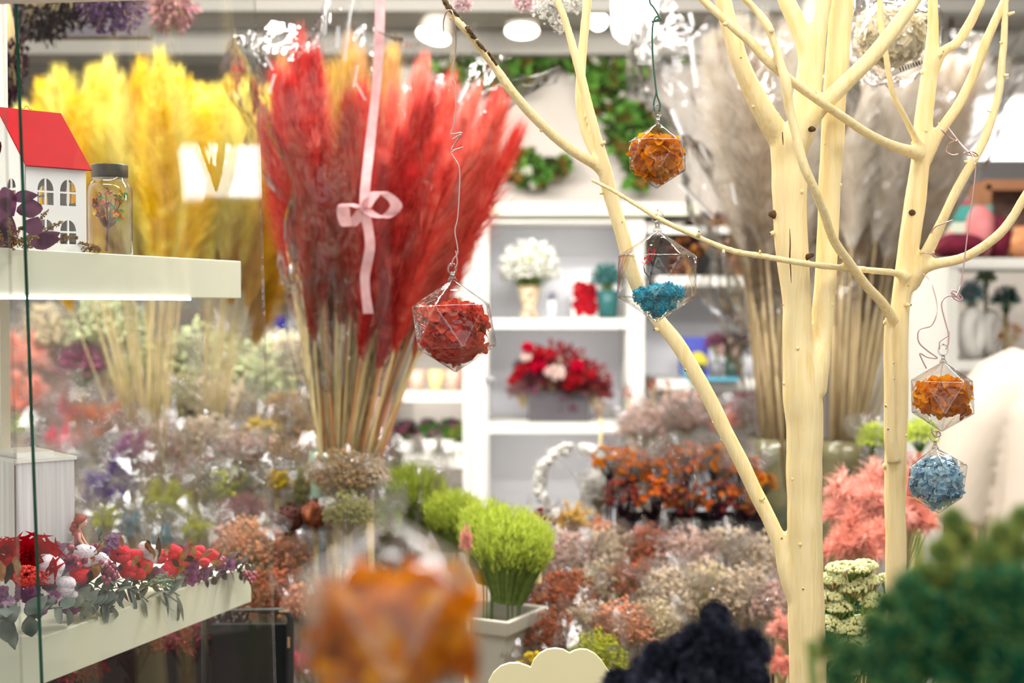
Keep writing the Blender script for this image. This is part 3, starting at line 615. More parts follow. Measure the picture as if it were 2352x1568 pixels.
# jar of preserved flowers
J=P(253,577,1.5); J.z=SH_U; JR=.0232
jar=empty('glass_jar',J,'clear glass jar with black cap beside the card house','jar')
m=MB(); m.lathe([(.001,0),(JR*.95,0),(JR,.002),(JR,.066),(JR*.97,.071),(JR*.86,.0755),(JR*.78,.077),(JR*.78,.084)],J,32,cap=False); m.build('jar_body',gm('jar_glass',tint=(.95,.95,.94),ior=1.5,rough=.02,gain=1.6,base=.02,edge=(.55,.55,.56)),jar)
m=MB(); prof=[(.001,.081),(JR*.80,.081),(JR*.82,.082),(JR*.82,.0935),(JR*.80,.0945),(.001,.0945)]; m.lathe(prof,J,40); m.build('cap',pm('black_cap',(48,46,42),rough=.4),jar)
m=MB()
JF=[tm('jar_orange',(222,92,36)),tm('jar_green',(96,170,110)),tm('jar_purple',(130,40,110)),tm('jar_yellow',(238,198,20)),tm('jar_red',(200,60,60)),pm('jar_twig',(110,60,50),(70,40,30),scale=80)]
b0=J+V((-.004,0,.004)); fk=J+V((-.002,0,.028)); m.tube([b0,fk],[.0016,.0013],7,5)
for i in range(26):
    a=u(0,2*PI); rr=u(.3,.86)*JR; tip=J+V((math.cos(a)*rr,math.sin(a)*rr,u(.040,.066))); mid=lerp(fk,tip,.5)+V((0,0,-.003)); m.tube([fk,mid,tip],[.0008,.0006,.0003],5,5)
    for k in range(3):
        qv=tip+rdir()*.003; col=R.choice([0,0,0,1,2,3,4]) if qv.z<J.z+.058 else R.choice([3,2,4,1]); m.floret(qv,rdir(),.0034,mat=col,k=6); m.octa(qv,.0012,3)
tag(m.build('preserved_twig',JF),'orange, green and purple flowered twig inside the capped jar','dried flower')

# dried leaves and brown sprays in front of the house
LP=tm('plum_leaf',(74,42,60),(98,62,84),(60,34,46),scale=40); BRS=tm('brown_spray',(142,112,72),(172,140,96),(110,80,50),scale=150)
t=empty('dried_foliage',P(60,560,1.33),'plum leaves with brown seed sprays lying before the card house','dried foliage')
t.location.z=SH_U
m=MB()
for px,py,dx,dy,L_,W_ in [(8,430,.3,-.9,70,45),(14,450,-.2,-1,80,36),(72,500,-.1,1,46,62),(70,540,.4,1,46,50),(30,455,1,.15,58,30),(0,520,.5,-1,60,40),(70,560,1,.2,70,40),(40,560,-1,.3,70,40),(85,562,.8,.45,60,36),(10,560,.2,1,70,50)]:
    y_=1.315; m.leaf(P(px,py,y_),V((dx,-.2,dy)),V((0,-1,.1)),M2(L_,y_),M2(W_,y_),bend=.25,n=5)
m.build('leaves',LP,t)
m=MB()
def seedspray(m,px0,py0,px1,py1,Y,n=60,sp=9,r=2.2):
    a=P(px0,py0,Y); b=P(px1,py1,Y); mid=(a+b)/2+V((0,0,M2(8,Y))); pts=[V(x) for x in smoothpath([list(a),list(mid),list(b)],6)]
    m.tube(pts,.0006,5)
    for i in range(n):
        t_=u(.15,1); p=pts[min(int(t_*(len(pts)-1)),len(pts)-1)]; qv=p+rdir()*M2(sp,Y)*(1.15-t_*.8); m.octa(qv,M2(r*u(.6,1.2),Y))
        if i%3==0: m.tube([p,qv],.0003,3,cap=False)
for a in [(30,575,20,500),(50,570,112,480),(60,572,145,508),(90,570,180,545),(20,560,60,520),(100,575,205,560),(60,560,100,520),(10,565,-20,520),(190,578,232,572),(110,574,160,540),(215,580,228,575),(30,565,90,545),(70,570,10,540)]:
    seedspray(m,*a,u(1.30,1.36) if a[0]<100 else 1.44,90)
m.build('seed_spray',BRS,t)
# ------------------------------------------------------------------ dried flower garland on the lower shelf
gar=empty('dried_flower_garland',(P(300,1300,1.55).x-.03,1.55,SH_L),'garland of red rose, cotton bolls, purple petals and grey leaves on the lower shelf','garland')
def GY(px): return 1.30+max(-60,px)/575*.41
def G(px,py,dy=0): return P(px,py,GY(px)+dy)
ROSE=tm('rose_red',(176,6,22),(140,2,18),scale=60,tr=.2); CUP=tm('hydrangea_purple',(128,60,110),(160,96,140),(98,84,98),scale=50,tr=.35); CUPL=tm('hydrangea_lilac',(170,120,160),(140,130,140),scale=50)
EUC=tm('eucalyptus_grey',(98,112,106),(128,136,128),(76,88,82),scale=30,tr=.2); EUCP=tm('eucalyptus_plum',(84,70,74),(104,88,88),scale=30,tr=.2)
COT=pm('cotton_white',(240,232,238),(228,214,226),rough=.95,scale=60,bump=.8,bscale=300); FELT=pm('cotton_red',(214,40,56),(226,62,74),rough=.95,scale=60,bump=.8,bscale=300)
HUSK=tm('husk_tan',(196,146,100),(158,108,70),(214,172,128),scale=60,tr=.15); HUSKD=tm('husk_dark',(58,40,36),(80,56,48),scale=60,tr=.1)
BERRY=pm('berry_mauve',(150,66,88),(176,96,116),(120,44,66),rough=.35,scale=120); COCK=pm('cockscomb_red',(216,50,40),(236,84,66),rough=.8,scale=200)
def rose(px,py,rp,name='rose'):
    c=G(px,py); r=M2(rp,GY(px)); m=MB()
    ax=V((.25,-.75,.6)).normalized(); a=ax.orthogonal().normalized(); b=ax.cross(a)
    for ring,(cnt,rad,open_) in enumerate([(3,.18,.12),(4,.34,.25),(5,.55,.5),(6,.78,.85),(7,.98,1.25)]):
        for i in range(cnt):
            w=2*PI*i/cnt+ring*.7; d=(a*math.cos(w)+b*math.sin(w)); m.leaf(c+d*r*rad*.45-ax*r*.45,(ax+d*open_*.8),d*-1,r*(1.05-.04*ring),r*(.55+.16*ring),bend=-.35 if ring<3 else .35,n=6,point=.55,fold=-.35,tip=.55)
    return m.build(name,ROSE,gar)
rose(72,1282,52); rose(15,1262,26)
def cotton(px,py,rp,mat,name,sc=(1,1,.9)):
    c=G(px,py,-.014); r=M2(rp*(.92 if mat is COT else 1.12),GY(px)); m=MB(); n=4
    for i in range(n):
        w=2*PI*i/n+u(0,1); m.ball(c+V((math.cos(w)*.28*r,-abs(math.sin(w))*.2*r,math.sin(w)*.3*r)),r*.78,14,10,sc=sc,jit=.03)
    if mat is COT:
        for i in range(120):
            d=rdir(); m.hair(c+d*r*.85,d+rdir()*.6,r*.4,.0003)
    return m.build(name,mat,gar)
for a in [(112,1304,38),(152,1345,26),(196,1275,30),(228,1286,22),(345,1272,26),(334,1258,18),(168,1370,16)]: cotton(*a,COT,'cotton_boll')
for a in [(276,1272,22),(310,1277,17),(296,1307,20),(330,1300,19),(182,1320,20),(174,1298,13),(194,1302,12),(367,1276,17),(399,1268,18),(399,1300,19),(388,1315,20),(376,1325,14),(458,1266,14),(486,1275,14),(449,1274,12),(470,1291,11),(424,1290,11),(320,1318,14)]: cotton(*a,FELT,'red_cotton_boll')
def husk(px,py,dx,dy,L_,W_,dark=0):
    y=GY(px)-.026; m=MB(); p=P(px,py,y); d=V((dx,u(-.3,.1),-dy)); m.leaf(p,d,V((u(-.4,.4),-1,.1)),M2(L_*1.1,y),M2(W_*.72,y),bend=-.5,n=6,point=1.1,fold=.5)
    m.build('husk',HUSKD if dark else HUSK,gar)
for a in [(205,1335,.55,-.9,58,34),(200,1340,.5,-.8,52,24,1),(352,1285,.15,-1,58,40),(358,1290,.45,-1,62,24,1),(376,1275,.5,-1,40,18),(345,1268,-.2,-1,40,18,1),(412,1292,.6,-.8,42,24),(416,1285,.9,-.2,40,22,1),(447,1282,.1,-1,44,26),(462,1282,.9,-.7,40,16),(408,1318,.5,-1,36,24),(300,1300,.7,-.7,36,22),(288,1290,-.4,-.8,34,16,1),(330,1310,.8,-.5,34,22),(316,1306,.3,-.9,26,16,1),(5,1335,-.1,-1,56,34),(12,1340,.35,-1,58,30,1),(40,1320,.2,-1,50,34),(280,1256,.3,-1,34,20),(178,1262,-.8,-.6,34,18),(218,1270,.8,-.7,40,14),(480,1290,1,.05,40,18),(232,1268,-.5,-.8,30,12),(205,1295,.4,-.6,26,18),(395,1284,.7,.5,26,20,1),(436,1268,.2,-1,34,16)]: husk(*a)
def hyd(px,py,rp,n=10,light=False,k=4):
    c=G(px,py,-.004); r=M2(rp,GY(px)); m=MB()
    for i in range(n):
        d=rdir(); d.y=-abs(d.y); m.floret(c+d*r*.55,(d+V((0,-.6,.5))),M2(16,GY(px))*u(.8,1.25),k=k,cup=.6)
    m.build('hydrangea_head',CUPL if light else CUP,gar)
for a in [(262,1246,24,7,True),(235,1262,14,5),(128,1272,30,9,True),(150,1290,22,7),(60,1352,34,10),(105,1362,34,12),(140,1350,22,7),(84,1395,24,8),(440,1300,22,8),(462,1308,20,8),(446,1292,16,6),(14,1392,26,8,True),(0,1360,24,8),(160,1395,22,7),(412,1262,14,5),(75,1330,16,5),(250,1300,16,5),(430,1322,20,7),(355,1318,18,6),(520,1300,12,4)]: hyd(*a)
def leafspray(px,py,dx,dy,L_,n,lw,ll,mat=EUC):
    """a sprig: a curved stem with paired leaves, offsets in photo pixels"""
    fo=.024 if py>=1338 else .004; y=GY(px)-fo; a=P(px,py,y); b=P(px+dx*L_,py+dy*L_,GY(px+dx*L_)-fo-.002); m=MB(); mid=(a+b)/2+V((0,0,M2(6,y)))
    pts=[V(x) for x in smoothpath([list(a),list(mid),list(b)],5)]; m.tube(pts,.0007,5); ax=(b-a).normalized()
    for i in range(n):
        t=(i+.5)/n; p=lerp(a,b,t); s=-1 if i%2 else 1; d=(ax*.8+V((0,-.25,s*.8))+rdir()*.25)
        m.leaf(p,d,V((0,-.6,1))+rdir()*.4,M2(ll,y)*u(.8,1.15),M2(lw,y)*u(.85,1.15),bend=u(.1,.5),n=5)
    m.build('leaf_sprig',mat,gar)
for a in [(100,1400,1,-.05,110,7,34,56),(60,1410,.3,.25,60,5,38,60),(170,1375,.9,.25,90,7,26,50),(190,1330,.8,.5,70,5,30,58),(20,1400,.1,.9,44,4,34,70),(0,1420,.4,.3,60,5,34,60),(250,1330,.9,.35,90,7,12,60),(280,1345,.75,.45,80,5,12,72),(300,1320,.9,.3,110,7,16,46),(330,1340,.8,.45,110,4,11,76),(345,1345,.75,.25,90,4,10,70),(380,1330,.9,.25,80,7,18,36),(430,1330,.9,-.05,80,7,20,34),(470,1315,.9,-.1,90,8,18,34),(500,1300,.8,-.35,60,6,13,32),(530,1300,.7,-.1,50,6,16,32),(200,1385,.9,.1,70,6,26,44),(130,1330,.8,.4,60,5,24,44),(225,1262,.1,-.9,36,5,14,30),(245,1350,.6,.5,40,4,10,54),(350,1330,-.8,.3,70,5,22,40),(300,1350,-.9,.15,80,6,26,44),(545,1312,.5,.3,34,4,11,26)]: leafspray(*a,mat=EUCP if a[0]>400 or a[0]==250 else EUC)
m=MB()
for px,py,n_ in [(160,1268,5),(215,1262,4),(245,1302,9),(256,1312,8),(240,1330,3),(170,1290,6),(500,1287,6),(512,1292,6),(568,1322,8),(574,1330,6),(185,1285,5),(232,1300,5),(575,1318,3),(268,1335,4)]:
    c=G(px,py,-.022)
    for i in range(n_): p=c+rdir()*M2(11,1.5); m.ball(p,M2(u(5,7.5),1.5),8,6); m.tube([p,c],.0003,4)
m.build('berry',BERRY,gar)
m=MB()
for i in range(240):
    d=rdir(); c=G(62,1322,-.015)+V((d.x*M2(28,1.35),d.y*.008,d.z*M2(22,1.35))); m.octa(c,M2(u(3,6),1.35))
for i in range(40):
    d=rdir(); c=G(96,1322,-.02)+V((d.x*M2(22,1.35),-.004,d.z*M2(14,1.35))); m.octa(c,M2(2.5,1.35))
m.build('cockscomb',COCK,gar)
m=MB()
for (a,b) in [((330,1345),(380,1318)),((345,1342),(400,1332)),((350,1340),(405,1322)),((360,1345),(398,1340))]:
    A_=G(*a,-.03); B_=G(*b,-.03); m.tube([A_,B_],.0004,4)
    for i in range(40): m.octa(lerp(A_,B_,u(.2,1))+rdir()*M2(6,1.55),M2(2.4,1.55))
m.build('green_seed_sprig',pm('sage_green',(110,150,118),(150,180,140),rough=.8,scale=200),gar)
m=MB()
for pts in [[(560,1310),(572,1330),(580,1356),(590,1372)],[(500,1290),(508,1270),(512,1262)],[(540,1285),(548,1270),(556,1276)],[(230,1250),(212,1270),(196,1262),(188,1278)],[(208,1255),(214,1275),(230,1266)]]:
    pp,_=pxpath([(x,y,1) for x,y in pts],1.66 if pts[0][0]>400 else 1.42,None or (1.66 if pts[0][0]>400 else 1.42),4); m.tube(pp,.0005,5)
m.build('tendril',HUSKD,gar)

# the little fairy figurine
F=P(181,1262,1.50); fg=empty('fairy_figurine',(F.x,F.y,SH_L),'small fairy figurine with auburn hair and purple skirt behind the garland','figurine')
SKIN=pm('figurine_skin',(240,186,164),rough=.5); HAIR=pm('figurine_hair',(176,92,76),(150,70,58),rough=.6,scale=300,stretch=(1,1,.3)); SK=pm('figurine_dress',(98,60,92),(78,48,76),rough=.6,scale=200); PINKD=pm('figurine_bodice',(190,96,104),rough=.6)
k=M2(1,1.50)
def f(dx,dz,dy=0): return V((F.x+dx*k,F.y+dy*k,F.z+(-dz)*k))   # pixel offsets from the hip
m=MB(); m.lathe([(24*k,-22*k),(22*k,-12*k),(15*k,2*k),(10*k,12*k),(7*k,18*k)],F,18,mat=0); m.lathe([(23*k,V((0,0,SH_L-F.z)).z),(22*k,-20*k)],F,12,mat=0)
for i in range(12):
    a=2*PI*i/12; m.ball(F+V((math.cos(a)*20*k,math.sin(a)*20*k,-14*k)),7*k,8,6)
m.build('skirt',SK,fg)
m=MB(); m.tube([f(0,-8),f(-4,-22),f(-2,-36),f(0,-46)],[9*k,7.5*k,9*k,6*k],12,mat=1); m.tube([f(0,-40),f(2,-50),f(6,-58)],[6*k,3.4*k,3.4*k],10)
m.ball(f(8,-66),11.5*k,16,12,sc=(1,.9,1.08)); m.ball(f(19,-63.5),2*k,8,6); m.ball(f(17,-58),2.4*k,8,6,sc=(.6,1,.5))
m.tube([f(2,-40,-6),f(4,-26,-8),f(12,-14,-10),f(22,-6,-11),f(27,-5,-11)],[4.2*k,3.6*k,3.2*k,2.4*k,2.2*k],8); 
for j in range(4): m.tube([f(26,-6+j*1.2,-11),f(31,-9+j*2.2,-12),f(35,-10+j*2.6,-12)],[1.1*k,.9*k,.6*k],5)
m.tube([f(26,-8,-11),f(28,-12,-12)],[1*k,.7*k],5)
m.tube([f(0,-40,6),f(6,-26,9),f(14,-14,6),f(24,-8,0)],[4.2*k,3.6*k,3.0*k,2.2*k],8)
m.build('body',[SKIN,PINKD],fg)
m=MB(); m.ball(f(4,-70),14*k,16,12,sc=(1.05,1,.92)); m.ball(f(-8,-58),9*k,12,9); m.ball(f(-13,-48),8*k,12,9); m.ball(f(-10,-38),6.5*k,12,9); m.ball(f(-5,-46),7*k,10,8)
for i in range(5): m.tube([f(-6+i*3,-82+i),f(4+i*3,-80+i),f(14+i,-72+i*1.2)],[1.5*k,2.6*k,1.4*k],6)
m.build('hair',HAIR,fg)
m=MB(); m.ball(f(16.5,-67,-5),1.2*k,8,6,sc=(.5,1,1)); m.ball(f(16.5,-67,5),1.2*k,8,6,sc=(.5,1,1)); m.build('eye',DARK,fg)
m=MB()
for s in (-1,1): m.leaf(f(-5,-34,s*3),V((-.7,s*.3,-.5)),V((.3,s,.2)),26*k,22*k,bend=.1,n=6,point=.6); m.leaf(f(-5,-34,s*3),V((-.6,s*.35,.4)),V((.3,s,.2)),28*k,18*k,bend=.1,n=6,point=.6)
m.build('wing',gm('fairy_wing',tint=(.9,.9,.88),rough=.1,gain=1.5,base=.08),fg)

# black board under the case and dark boxes behind it
bb=empty('black_board',(P(600,1400,1.86).x,1.86,0),'black framed board with worn rim standing below the glass case','board')
a=P(470,1402,1.86); b=P(667,1402,1.86); m=MB(); m.box(((a.x+b.x)/2,1.872,a.z/2-.01),(b.x-a.x-.014,.010,a.z-.02)); m.build('panel',pm('black_sheet',(30,30,32),rough=.9,spec=.1),bb,False)
m=MB(); fr=[V((a.x,1.86,.004)),V((b.x,1.86,.004)),V((b.x,1.86,a.z-.010)),V((b.x-.003,1.86,a.z-.003)),V((b.x-.010,1.86,a.z)),V((a.x,1.86,a.z)),V((a.x,1.86,.004))]; m.tube(fr,.0045,8); o=m.build('rim',pm('rim_black',(26,24,22),(34,32,30),rough=.5),bb)
m=MB(); 
for px,py,w_,h_ in [(652,1404,22,4),(663,1475,5,24)]: p=P(px,py,1.853); m.box(p,(M2(w_,1.85),.002,M2(h_,1.85)))
m.build('worn_edge',pm('bare_wood',(170,130,86),rough=.8),bb,False)
# ------------------------------------------------------------------ tall plumes in cellophane
def plume_mesh(name,L,Wd,n,hw,lean=.55,droop=.10,hl=.28,stemL=.5,stemr=.0022,seed=1):
    """feathery grass head: base of the stem at the origin, grows up +Z; stem in slot 1"""
    R.seed(seed); m=MB(); S0=stemL; bend=u(-.06,.06)
    def ax(t): return V((bend*L*t*t,0,S0+L*t))
    for i in range(n):
        t=u(0,.97)**.9; prof=math.sin(PI*min(1,(t*.86+.12)))**.8; a=u(0,2*PI)
        le=lean*prof*u(.3,2.0); d=V((math.cos(a)*le,math.sin(a)*le,1)).normalized()
        m.hair(ax(t)+V((math.cos(a),math.sin(a),0))*.004,d,L*hl*u(.5,1.1)*(.45+.75*prof),hw*u(.6,1.3),droop*u(.2,1.6),0,2)
    m.tube([V((0,0,0)),V((0,0,S0*.5)),V((0,0,S0)),ax(.5),ax(.95)],[stemr*1.3,stemr*1.15,stemr,stemr*.7,stemr*.3],5,1)
    return m
DUM=tm('plume_white',(236,230,216))
PL=[plume_mesh('p',.36,.06,2200,.0011,.30,.06,.24,.36,.0026,s).mesh('plume',[DUM,STEMS]) for s in (1,2,3)]
PLT=[plume_mesh('p',.40,.06,2400,.0012,.34,.07,.24,.50,.0010,s).mesh('plume',[DUM,STEMS]) for s in (4,5,6)]
PLF=[plume_mesh('p',.46,.10,3000,.0012,.40,.10,.20,.50,.0026,s).mesh('plume',[DUM,STEMS]) for s in (11,12)]
R.seed(77)
def plume(parent,base,neck,tip,mesh,mats,wide=1.0,Lm=.33,Sm=1.0,name='plume'):
    """stands a plume so that its stem foot is at base and its head runs neck -> tip (piecewise straight axis)"""
    # stem and head are one mesh along one axis: orient base->tip and scale so that the head starts at neck
    ax=(tip-base); tot=ax.length; head=(tip-neck).length
    o=bpy.data.objects.new(name,mesh); COL.objects.link(o)
    q=V((0,0,1)).rotation_difference(ax.normalized())
    o.rotation_mode='QUATERNION'; o.rotation_quaternion=q@Matrix.Rotation(u(0,6.28),3,'Z').to_quaternion()
    sz=tot/(Lm+Sm); sxy=wide
    o.scale=(sxy,sxy,sz); o.location=base
    o.parent=parent; o.matrix_parent_inverse=parent.matrix_basis.inverted()
    for i,mm in enumerate(mats): o.material_slots[i].link='OBJECT'; o.material_slots[i].material=mm
    return o
def crumple_sheet(m,c0,c1,r0,r1,nseg=14,n=28,arc=(0,2*PI),amp=.018,seedv=0,mat=0,flare=.0):
    """a crumpled cone of clear film about the axis c0->c1"""
    c0=V(c0); c1=V(c1); ax=(c1-c0).normalized(); a=ax.orthogonal().normalized(); b=ax.cross(a); vs=[]
    for i in range(nseg+1):
        t=i/nseg; r=lerp(r0,r1,t**1.1)+flare*max(0,t-.85)
        for j in range(n+1):
            w=lerp(arc[0],arc[1],j/n); p=c0+(c1-c0)*t
            e=noise.noise(V((math.cos(w)*2.3+seedv,math.sin(w)*2.3,t*3)))*amp*(.35+t)*1.6+noise.noise(V((math.cos(w)*7+seedv,math.sin(w)*7,t*6)))*amp*.8
            top=noise.noise(V((math.cos(w)*3,math.sin(w)*3,seedv+5)))*amp*2.4 if i==nseg else 0
            vs.append(p+(a*math.cos(w)+b*math.sin(w))*(r+e)+ax*top)
    fs=[(i*(n+1)+j,i*(n+1)+j+1,(i+1)*(n+1)+j+1,(i+1)*(n+1)+j) for i in range(nseg) for j in range(n)]
    m.add(vs,fs,mat)
def vase(px,Y,top_py,rp,label,mat,name='tall_vase'):
    p=P(px,top_py,Y); r=M2(rp,Y); t=empty(name,(p.x,Y,0),label,'vase')
    m=MB(); z=p.z; m.lathe([(.001,0),(r*.9,0),(r*.92,.02),(r*.85,z*.4),(r*.9,z*.75),(r,z*.96),(r*1.05,z),(r*.98,z),(r*.93,z*.96),(r*.84,z*.7),(.001,z*.5)],(p.x,Y,0),28,cap=False); m.build('body',mat,t); return p
GVM=pm('green_vase_glass',(120,150,132),(150,172,150),(104,136,122),rough=.12,scale=9); TVM=pm('teal_vase_glass',(84,86,62),(110,104,74),(56,70,56),rough=.15,scale=9)
def pmats(*cols,n=1,sc=28):
    return [tm('plume_%d'%R.randrange(9999),*c,scale=sc,tr=.35) for c in cols]

FFM=gm('film_highlight',tint=(.9,.9,.9),rough=.5,gain=2,base=.5)  # pale strips standing in for highlight streaks on the film
# red, rust and tan bunch
YR=2.4; base=vase(775,YR,1034,62,'tall greenish glass vase holding the red dyed grass',GVM)
rb=empty('dyed_grass_bunch',(base.x,YR,.35),'big fan of red, salmon and rust dyed pampas grass in clear film','dried grass')
REDM=pmats([(218,66,62),(184,46,46),(238,116,104)],[(236,98,84),(214,70,62),(244,136,118)],[(244,136,114),(234,108,92),(248,164,144)],[(160,66,54),(190,84,64)],[(184,134,84),(204,158,100),(158,106,64)],[(188,148,60),(206,170,84)],[(196,100,66),(178,84,54)])
REDS=pm('red_dyed_stem',(206,92,60),(190,140,90),(216,120,80),rough=.8,scale=6,stretch=(3,3,.6))
# tip px,py, colour, neck fraction, depth offset
tips=[(616,150,1,0),(632,250,1,.02),(650,170,0,-.03),(668,120,2,.06),(694,80,0,0),(706,110,0,-.05),(690,300,3,-.06),(655,330,3,.05),(740,170,2,.08),(735,300,3,.05),(755,200,4,.10),(778,140,5,.12),(800,110,5,.12),(815,80,4,.14),(838,120,4,.12),(868,110,4,.13),(895,110,5,.12),(905,130,4,.10),(760,330,6,.02),(822,205,3,-.05),(836,190,1,-.06),(800,230,3,-.05),(850,260,6,-.02),(868,210,0,.04),(918,190,2,.06),(948,140,2,.03),(970,130,2,.06),(985,170,2,0),(1000,190,0,-.04),(955,230,0,-.06),(935,290,0,-.07),(1020,180,1,.05),(1050,210,2,0),(1075,190,2,.04),(1090,230,2,-.04),(1128,205,1,.02),(1142,215,2,-.02),(1160,250,2,.04),(1176,275,1,-.03),(1120,260,2,.06),(900,330,0,-.08),(990,300,1,-.07),(1060,300,2,-.05),(1020,330,1,-.08),(1110,330,2,-.02),(960,380,0,-.09),(720,150,4,.1),(640,130,4,.1)]
for i,(px,py,ci,dy) in enumerate(tips):
    tip=P(px,py,YR+dy*1.6); spread=(px-790)/400
    foot=V((base.x+spread*.014+u(-.014,.014),YR+u(-.02,.02)+dy*.15,1.10+u(-.03,.03))); tip=P(px,py+28,YR+dy*1.6)
    rimp=V((base.x+spread*.05,YR+dy*.4,base.z))
    # bend the axis a little by leaning the foot the other way
    neck=lerp(tip,rimp,.42)
    plume(rb,foot,neck,tip,PL[i%3],[REDM[ci],REDS if R.random()<.5 else STEMS],wide=u(.85,1.25),Lm=.36,Sm=.36)
m=MB(); 
for i in range(34):
    s=u(-1,1); x0=base.x+s*.030; m.tube([V((x0-s*.012,YR+u(-.03,.03),.4)),V((x0,YR+u(-.02,.02)-.01,base.z)),P(775+s*120+u(-12,12),560,YR+u(-.05,.05))],[.0034,.0030,.0018],5)
m.build('stem_bundle',STEMS,rb)
m=MB(); top=P(865,40,YR); mid=P(790,900,YR-.01); crumple_sheet(m,mid,P(880,120,YR),.05,.24,26,44,amp=.055,seedv=2); m.build('cellophane_wrap',CELLO,rb)
m=MB(); crumple_sheet(m,P(790,1000,YR),P(800,560,YR),.045,.09,16,26,amp=.03,seedv=8); m.build('cellophane_wrap',CELLO2,rb)
for x0,y0,x1,y1,w_ in [(750,0,745,80,9),(777,60,774,110,9),(806,10,793,140,8),(812,-10,800,60,7),(832,60,842,95,7),(822,150,812,200,6),(612,130,628,160,7),(632,170,618,215,8),(1075,190,1052,235,8),(818,190,840,230,5),(925,200,934,160,6)]:
    a=P(x0,y0,YR-.2); b=P(x1,y1,YR-.2); d=(b-a); s=d.cross(V((0,1,0))).normalized()*M2(w_/2,YR); m=MB()
    m.add([a-s,a+s+V((0,-.006,0)),b+s+V((0,-.006,0)),b-s,a-V((0,-.003,0)),b-V((0,-.003,0))],[(0,4,5,3),(4,1,2,5)]); m.build('film_highlight',FFM,rb)
RIB=tm('pink_ribbon',(232,196,196),(218,172,176),tr=.5)
m=MB(); pts=[P(874,-60,YR-.27),P(872,60,YR-.27),P(866,180,YR-.265),P(850,330,YR-.25),P(840,420,YR-.22),P(836,480,YR-.2)]
def ribbon(m,pts,w,tw=.4):
    pts=[V(x) for x in smoothpath([list(p) for p in pts],6)]; vs=[]
    for i,p in enumerate(pts):
        a=tw*math.sin(i*.35); s=V((math.cos(a),math.sin(a),0))*w/2; vs+=[p-s,p+s]
    m.add(vs,[(2*i,2*i+1,2*i+3,2*i+2) for i in range(len(pts)-1)])
ribbon(m,pts,.015); ribbon(m,[P(836,480,YR-.2),P(880,500,YR-.22),P(910,470,YR-.22),P(870,440,YR-.21),P(836,478,YR-.2)],.020); ribbon(m,[P(836,480,YR-.2),P(800,520,YR-.21),P(790,470,YR-.22),P(836,478,YR-.2)],.02)
ribbon(m,[P(836,480,YR-.2),P(850,560,YR-.2),P(838,640,YR-.2),P(846,720,YR-.2)],.016); m.build('ribbon',RIB,rb)

# yellow bunches behind the glass case
YELM=pmats([(240,206,40),(226,180,20),(248,226,90)],[(234,214,70),(244,232,120),(222,196,50)],[(216,160,24),(234,186,40)],[(196,150,40),(176,130,36)],[(238,228,140),(228,214,110)])
def fan(name,label,Y,basepx,basepy,tips,mats,mesh,wide,zfoot,stems=STEMS,group=None,jx=.03,Lm=.40,Sm=.50,cat='dried grass',r=.04,dpy=45):
    b=P(basepx,basepy,Y); t=empty(name,(b.x,Y,zfoot),label,cat,group)
    for i,(px,py,ci,dy) in enumerate(tips):
        tip=P(px,py+dpy,Y+dy); s=(tip.x-b.x); foot=V((b.x+s*.08+u(-jx,jx)*.6,Y+dy*.3,zfoot+u(-.03,.03))); plume(t,foot,None or lerp(tip,foot,.3),tip,mesh[i%len(mesh)],[mats[ci],stems],wide*u(.8,1.2),Lm,Sm)
    return t,b
R.seed(5)
def fantips(x0,x1,top,jit,n,cols,dep=.12,row2=None):
    out=[]
    for i in range(n):
        x=lerp(x0,x1,(i+u(.1,.9))/n); out.append((x,top(x)+u(-jit,jit),R.choice(cols),u(-dep,dep)))
    return out
vase(350,3.1,1020,60,'tall green vase behind the case holding yellow grass',TVM)
fan('dyed_grass_bunch','yellow dyed pampas fan behind the card house',3.1,350,1050,fantips(60,470,lambda x:150+((x-260)/230)**2*60,40,30,[0,0,1,2,1,4])+fantips(40,480,lambda x:300,60,11,[0,2,3,0],.1),YELM,PLT,1.2,1.13)
vase(470,3.3,1000,60,'pale green vase holding the lighter yellow grass by the pane edge',GVM)
fan('dyed_grass_bunch','paler yellow pampas fan at the right edge of the glass pane',3.3,470,1000,fantips(440,640,lambda x:175+abs(x-520)*.15,25,18,[1,4,1,0],.12)+fantips(500,650,lambda x:300,60,12,[3,2,3],.1)+[(640,330,3,0),(650,420,3,.05),(630,250,2,0),(655,520,3,0)],YELM,PLT,1.2,1.13)
fan('dyed_grass_bunch','tall yellow green pampas stalks hanging beside the mirrored wire',2.7,370,900,[(380,90,1,0),(395,130,1,.03),(360,150,0,0),(385,210,0,-.03),(410,180,4,.02)],YELM,PLT,1.1,1.2)

# white pampas
WPM=pmats([(240,232,218),(226,214,196),(248,244,236)],[(206,190,168),(178,158,132),(224,210,190)],[(136,114,88),(162,140,112)],sc=16)
PST=pm('pampas_stem',(176,154,112),(200,178,136),(150,128,90),rough=.8,scale=20,stretch=(4,4,.4))
vase(1780,3.05,1006,46,'tall dark green vase left of the thick tree trunk',TVM)
vase(1938,3.5,1010,58,'tall dark green vase between the two cream trees',TVM)
R.seed(9)
tl=fantips(1620,1900,lambda x:40+abs(x-1740)*.35,40,15,[0,0,1],.14)+fantips(1660,1880,lambda x:170,50,11,[1,0,2],.1)+fantips(1700,1830,lambda x:330,50,8,[2,1,2],.08)
t,b=fan('pampas_bunch','white feathery pampas bunch wrapped in film left of the trunk',3.05,1790,1000,tl,WPM,PLF,1.35,1.13,PST,Lm=.46,dpy=30)
m=MB(); crumple_sheet(m,P(1770,760,3.05),P(1720,60,3.05),.07,.23,24,44,amp=.05,seedv=4); m.build('cellophane_wrap',CELLO,t)
m=MB(); crumple_sheet(m,P(1785,990,3.05),P(1760,480,3.05),.05,.15,16,26,amp=.03,seedv=14); m.build('cellophane_wrap',CELLO2,t)
m=MB()
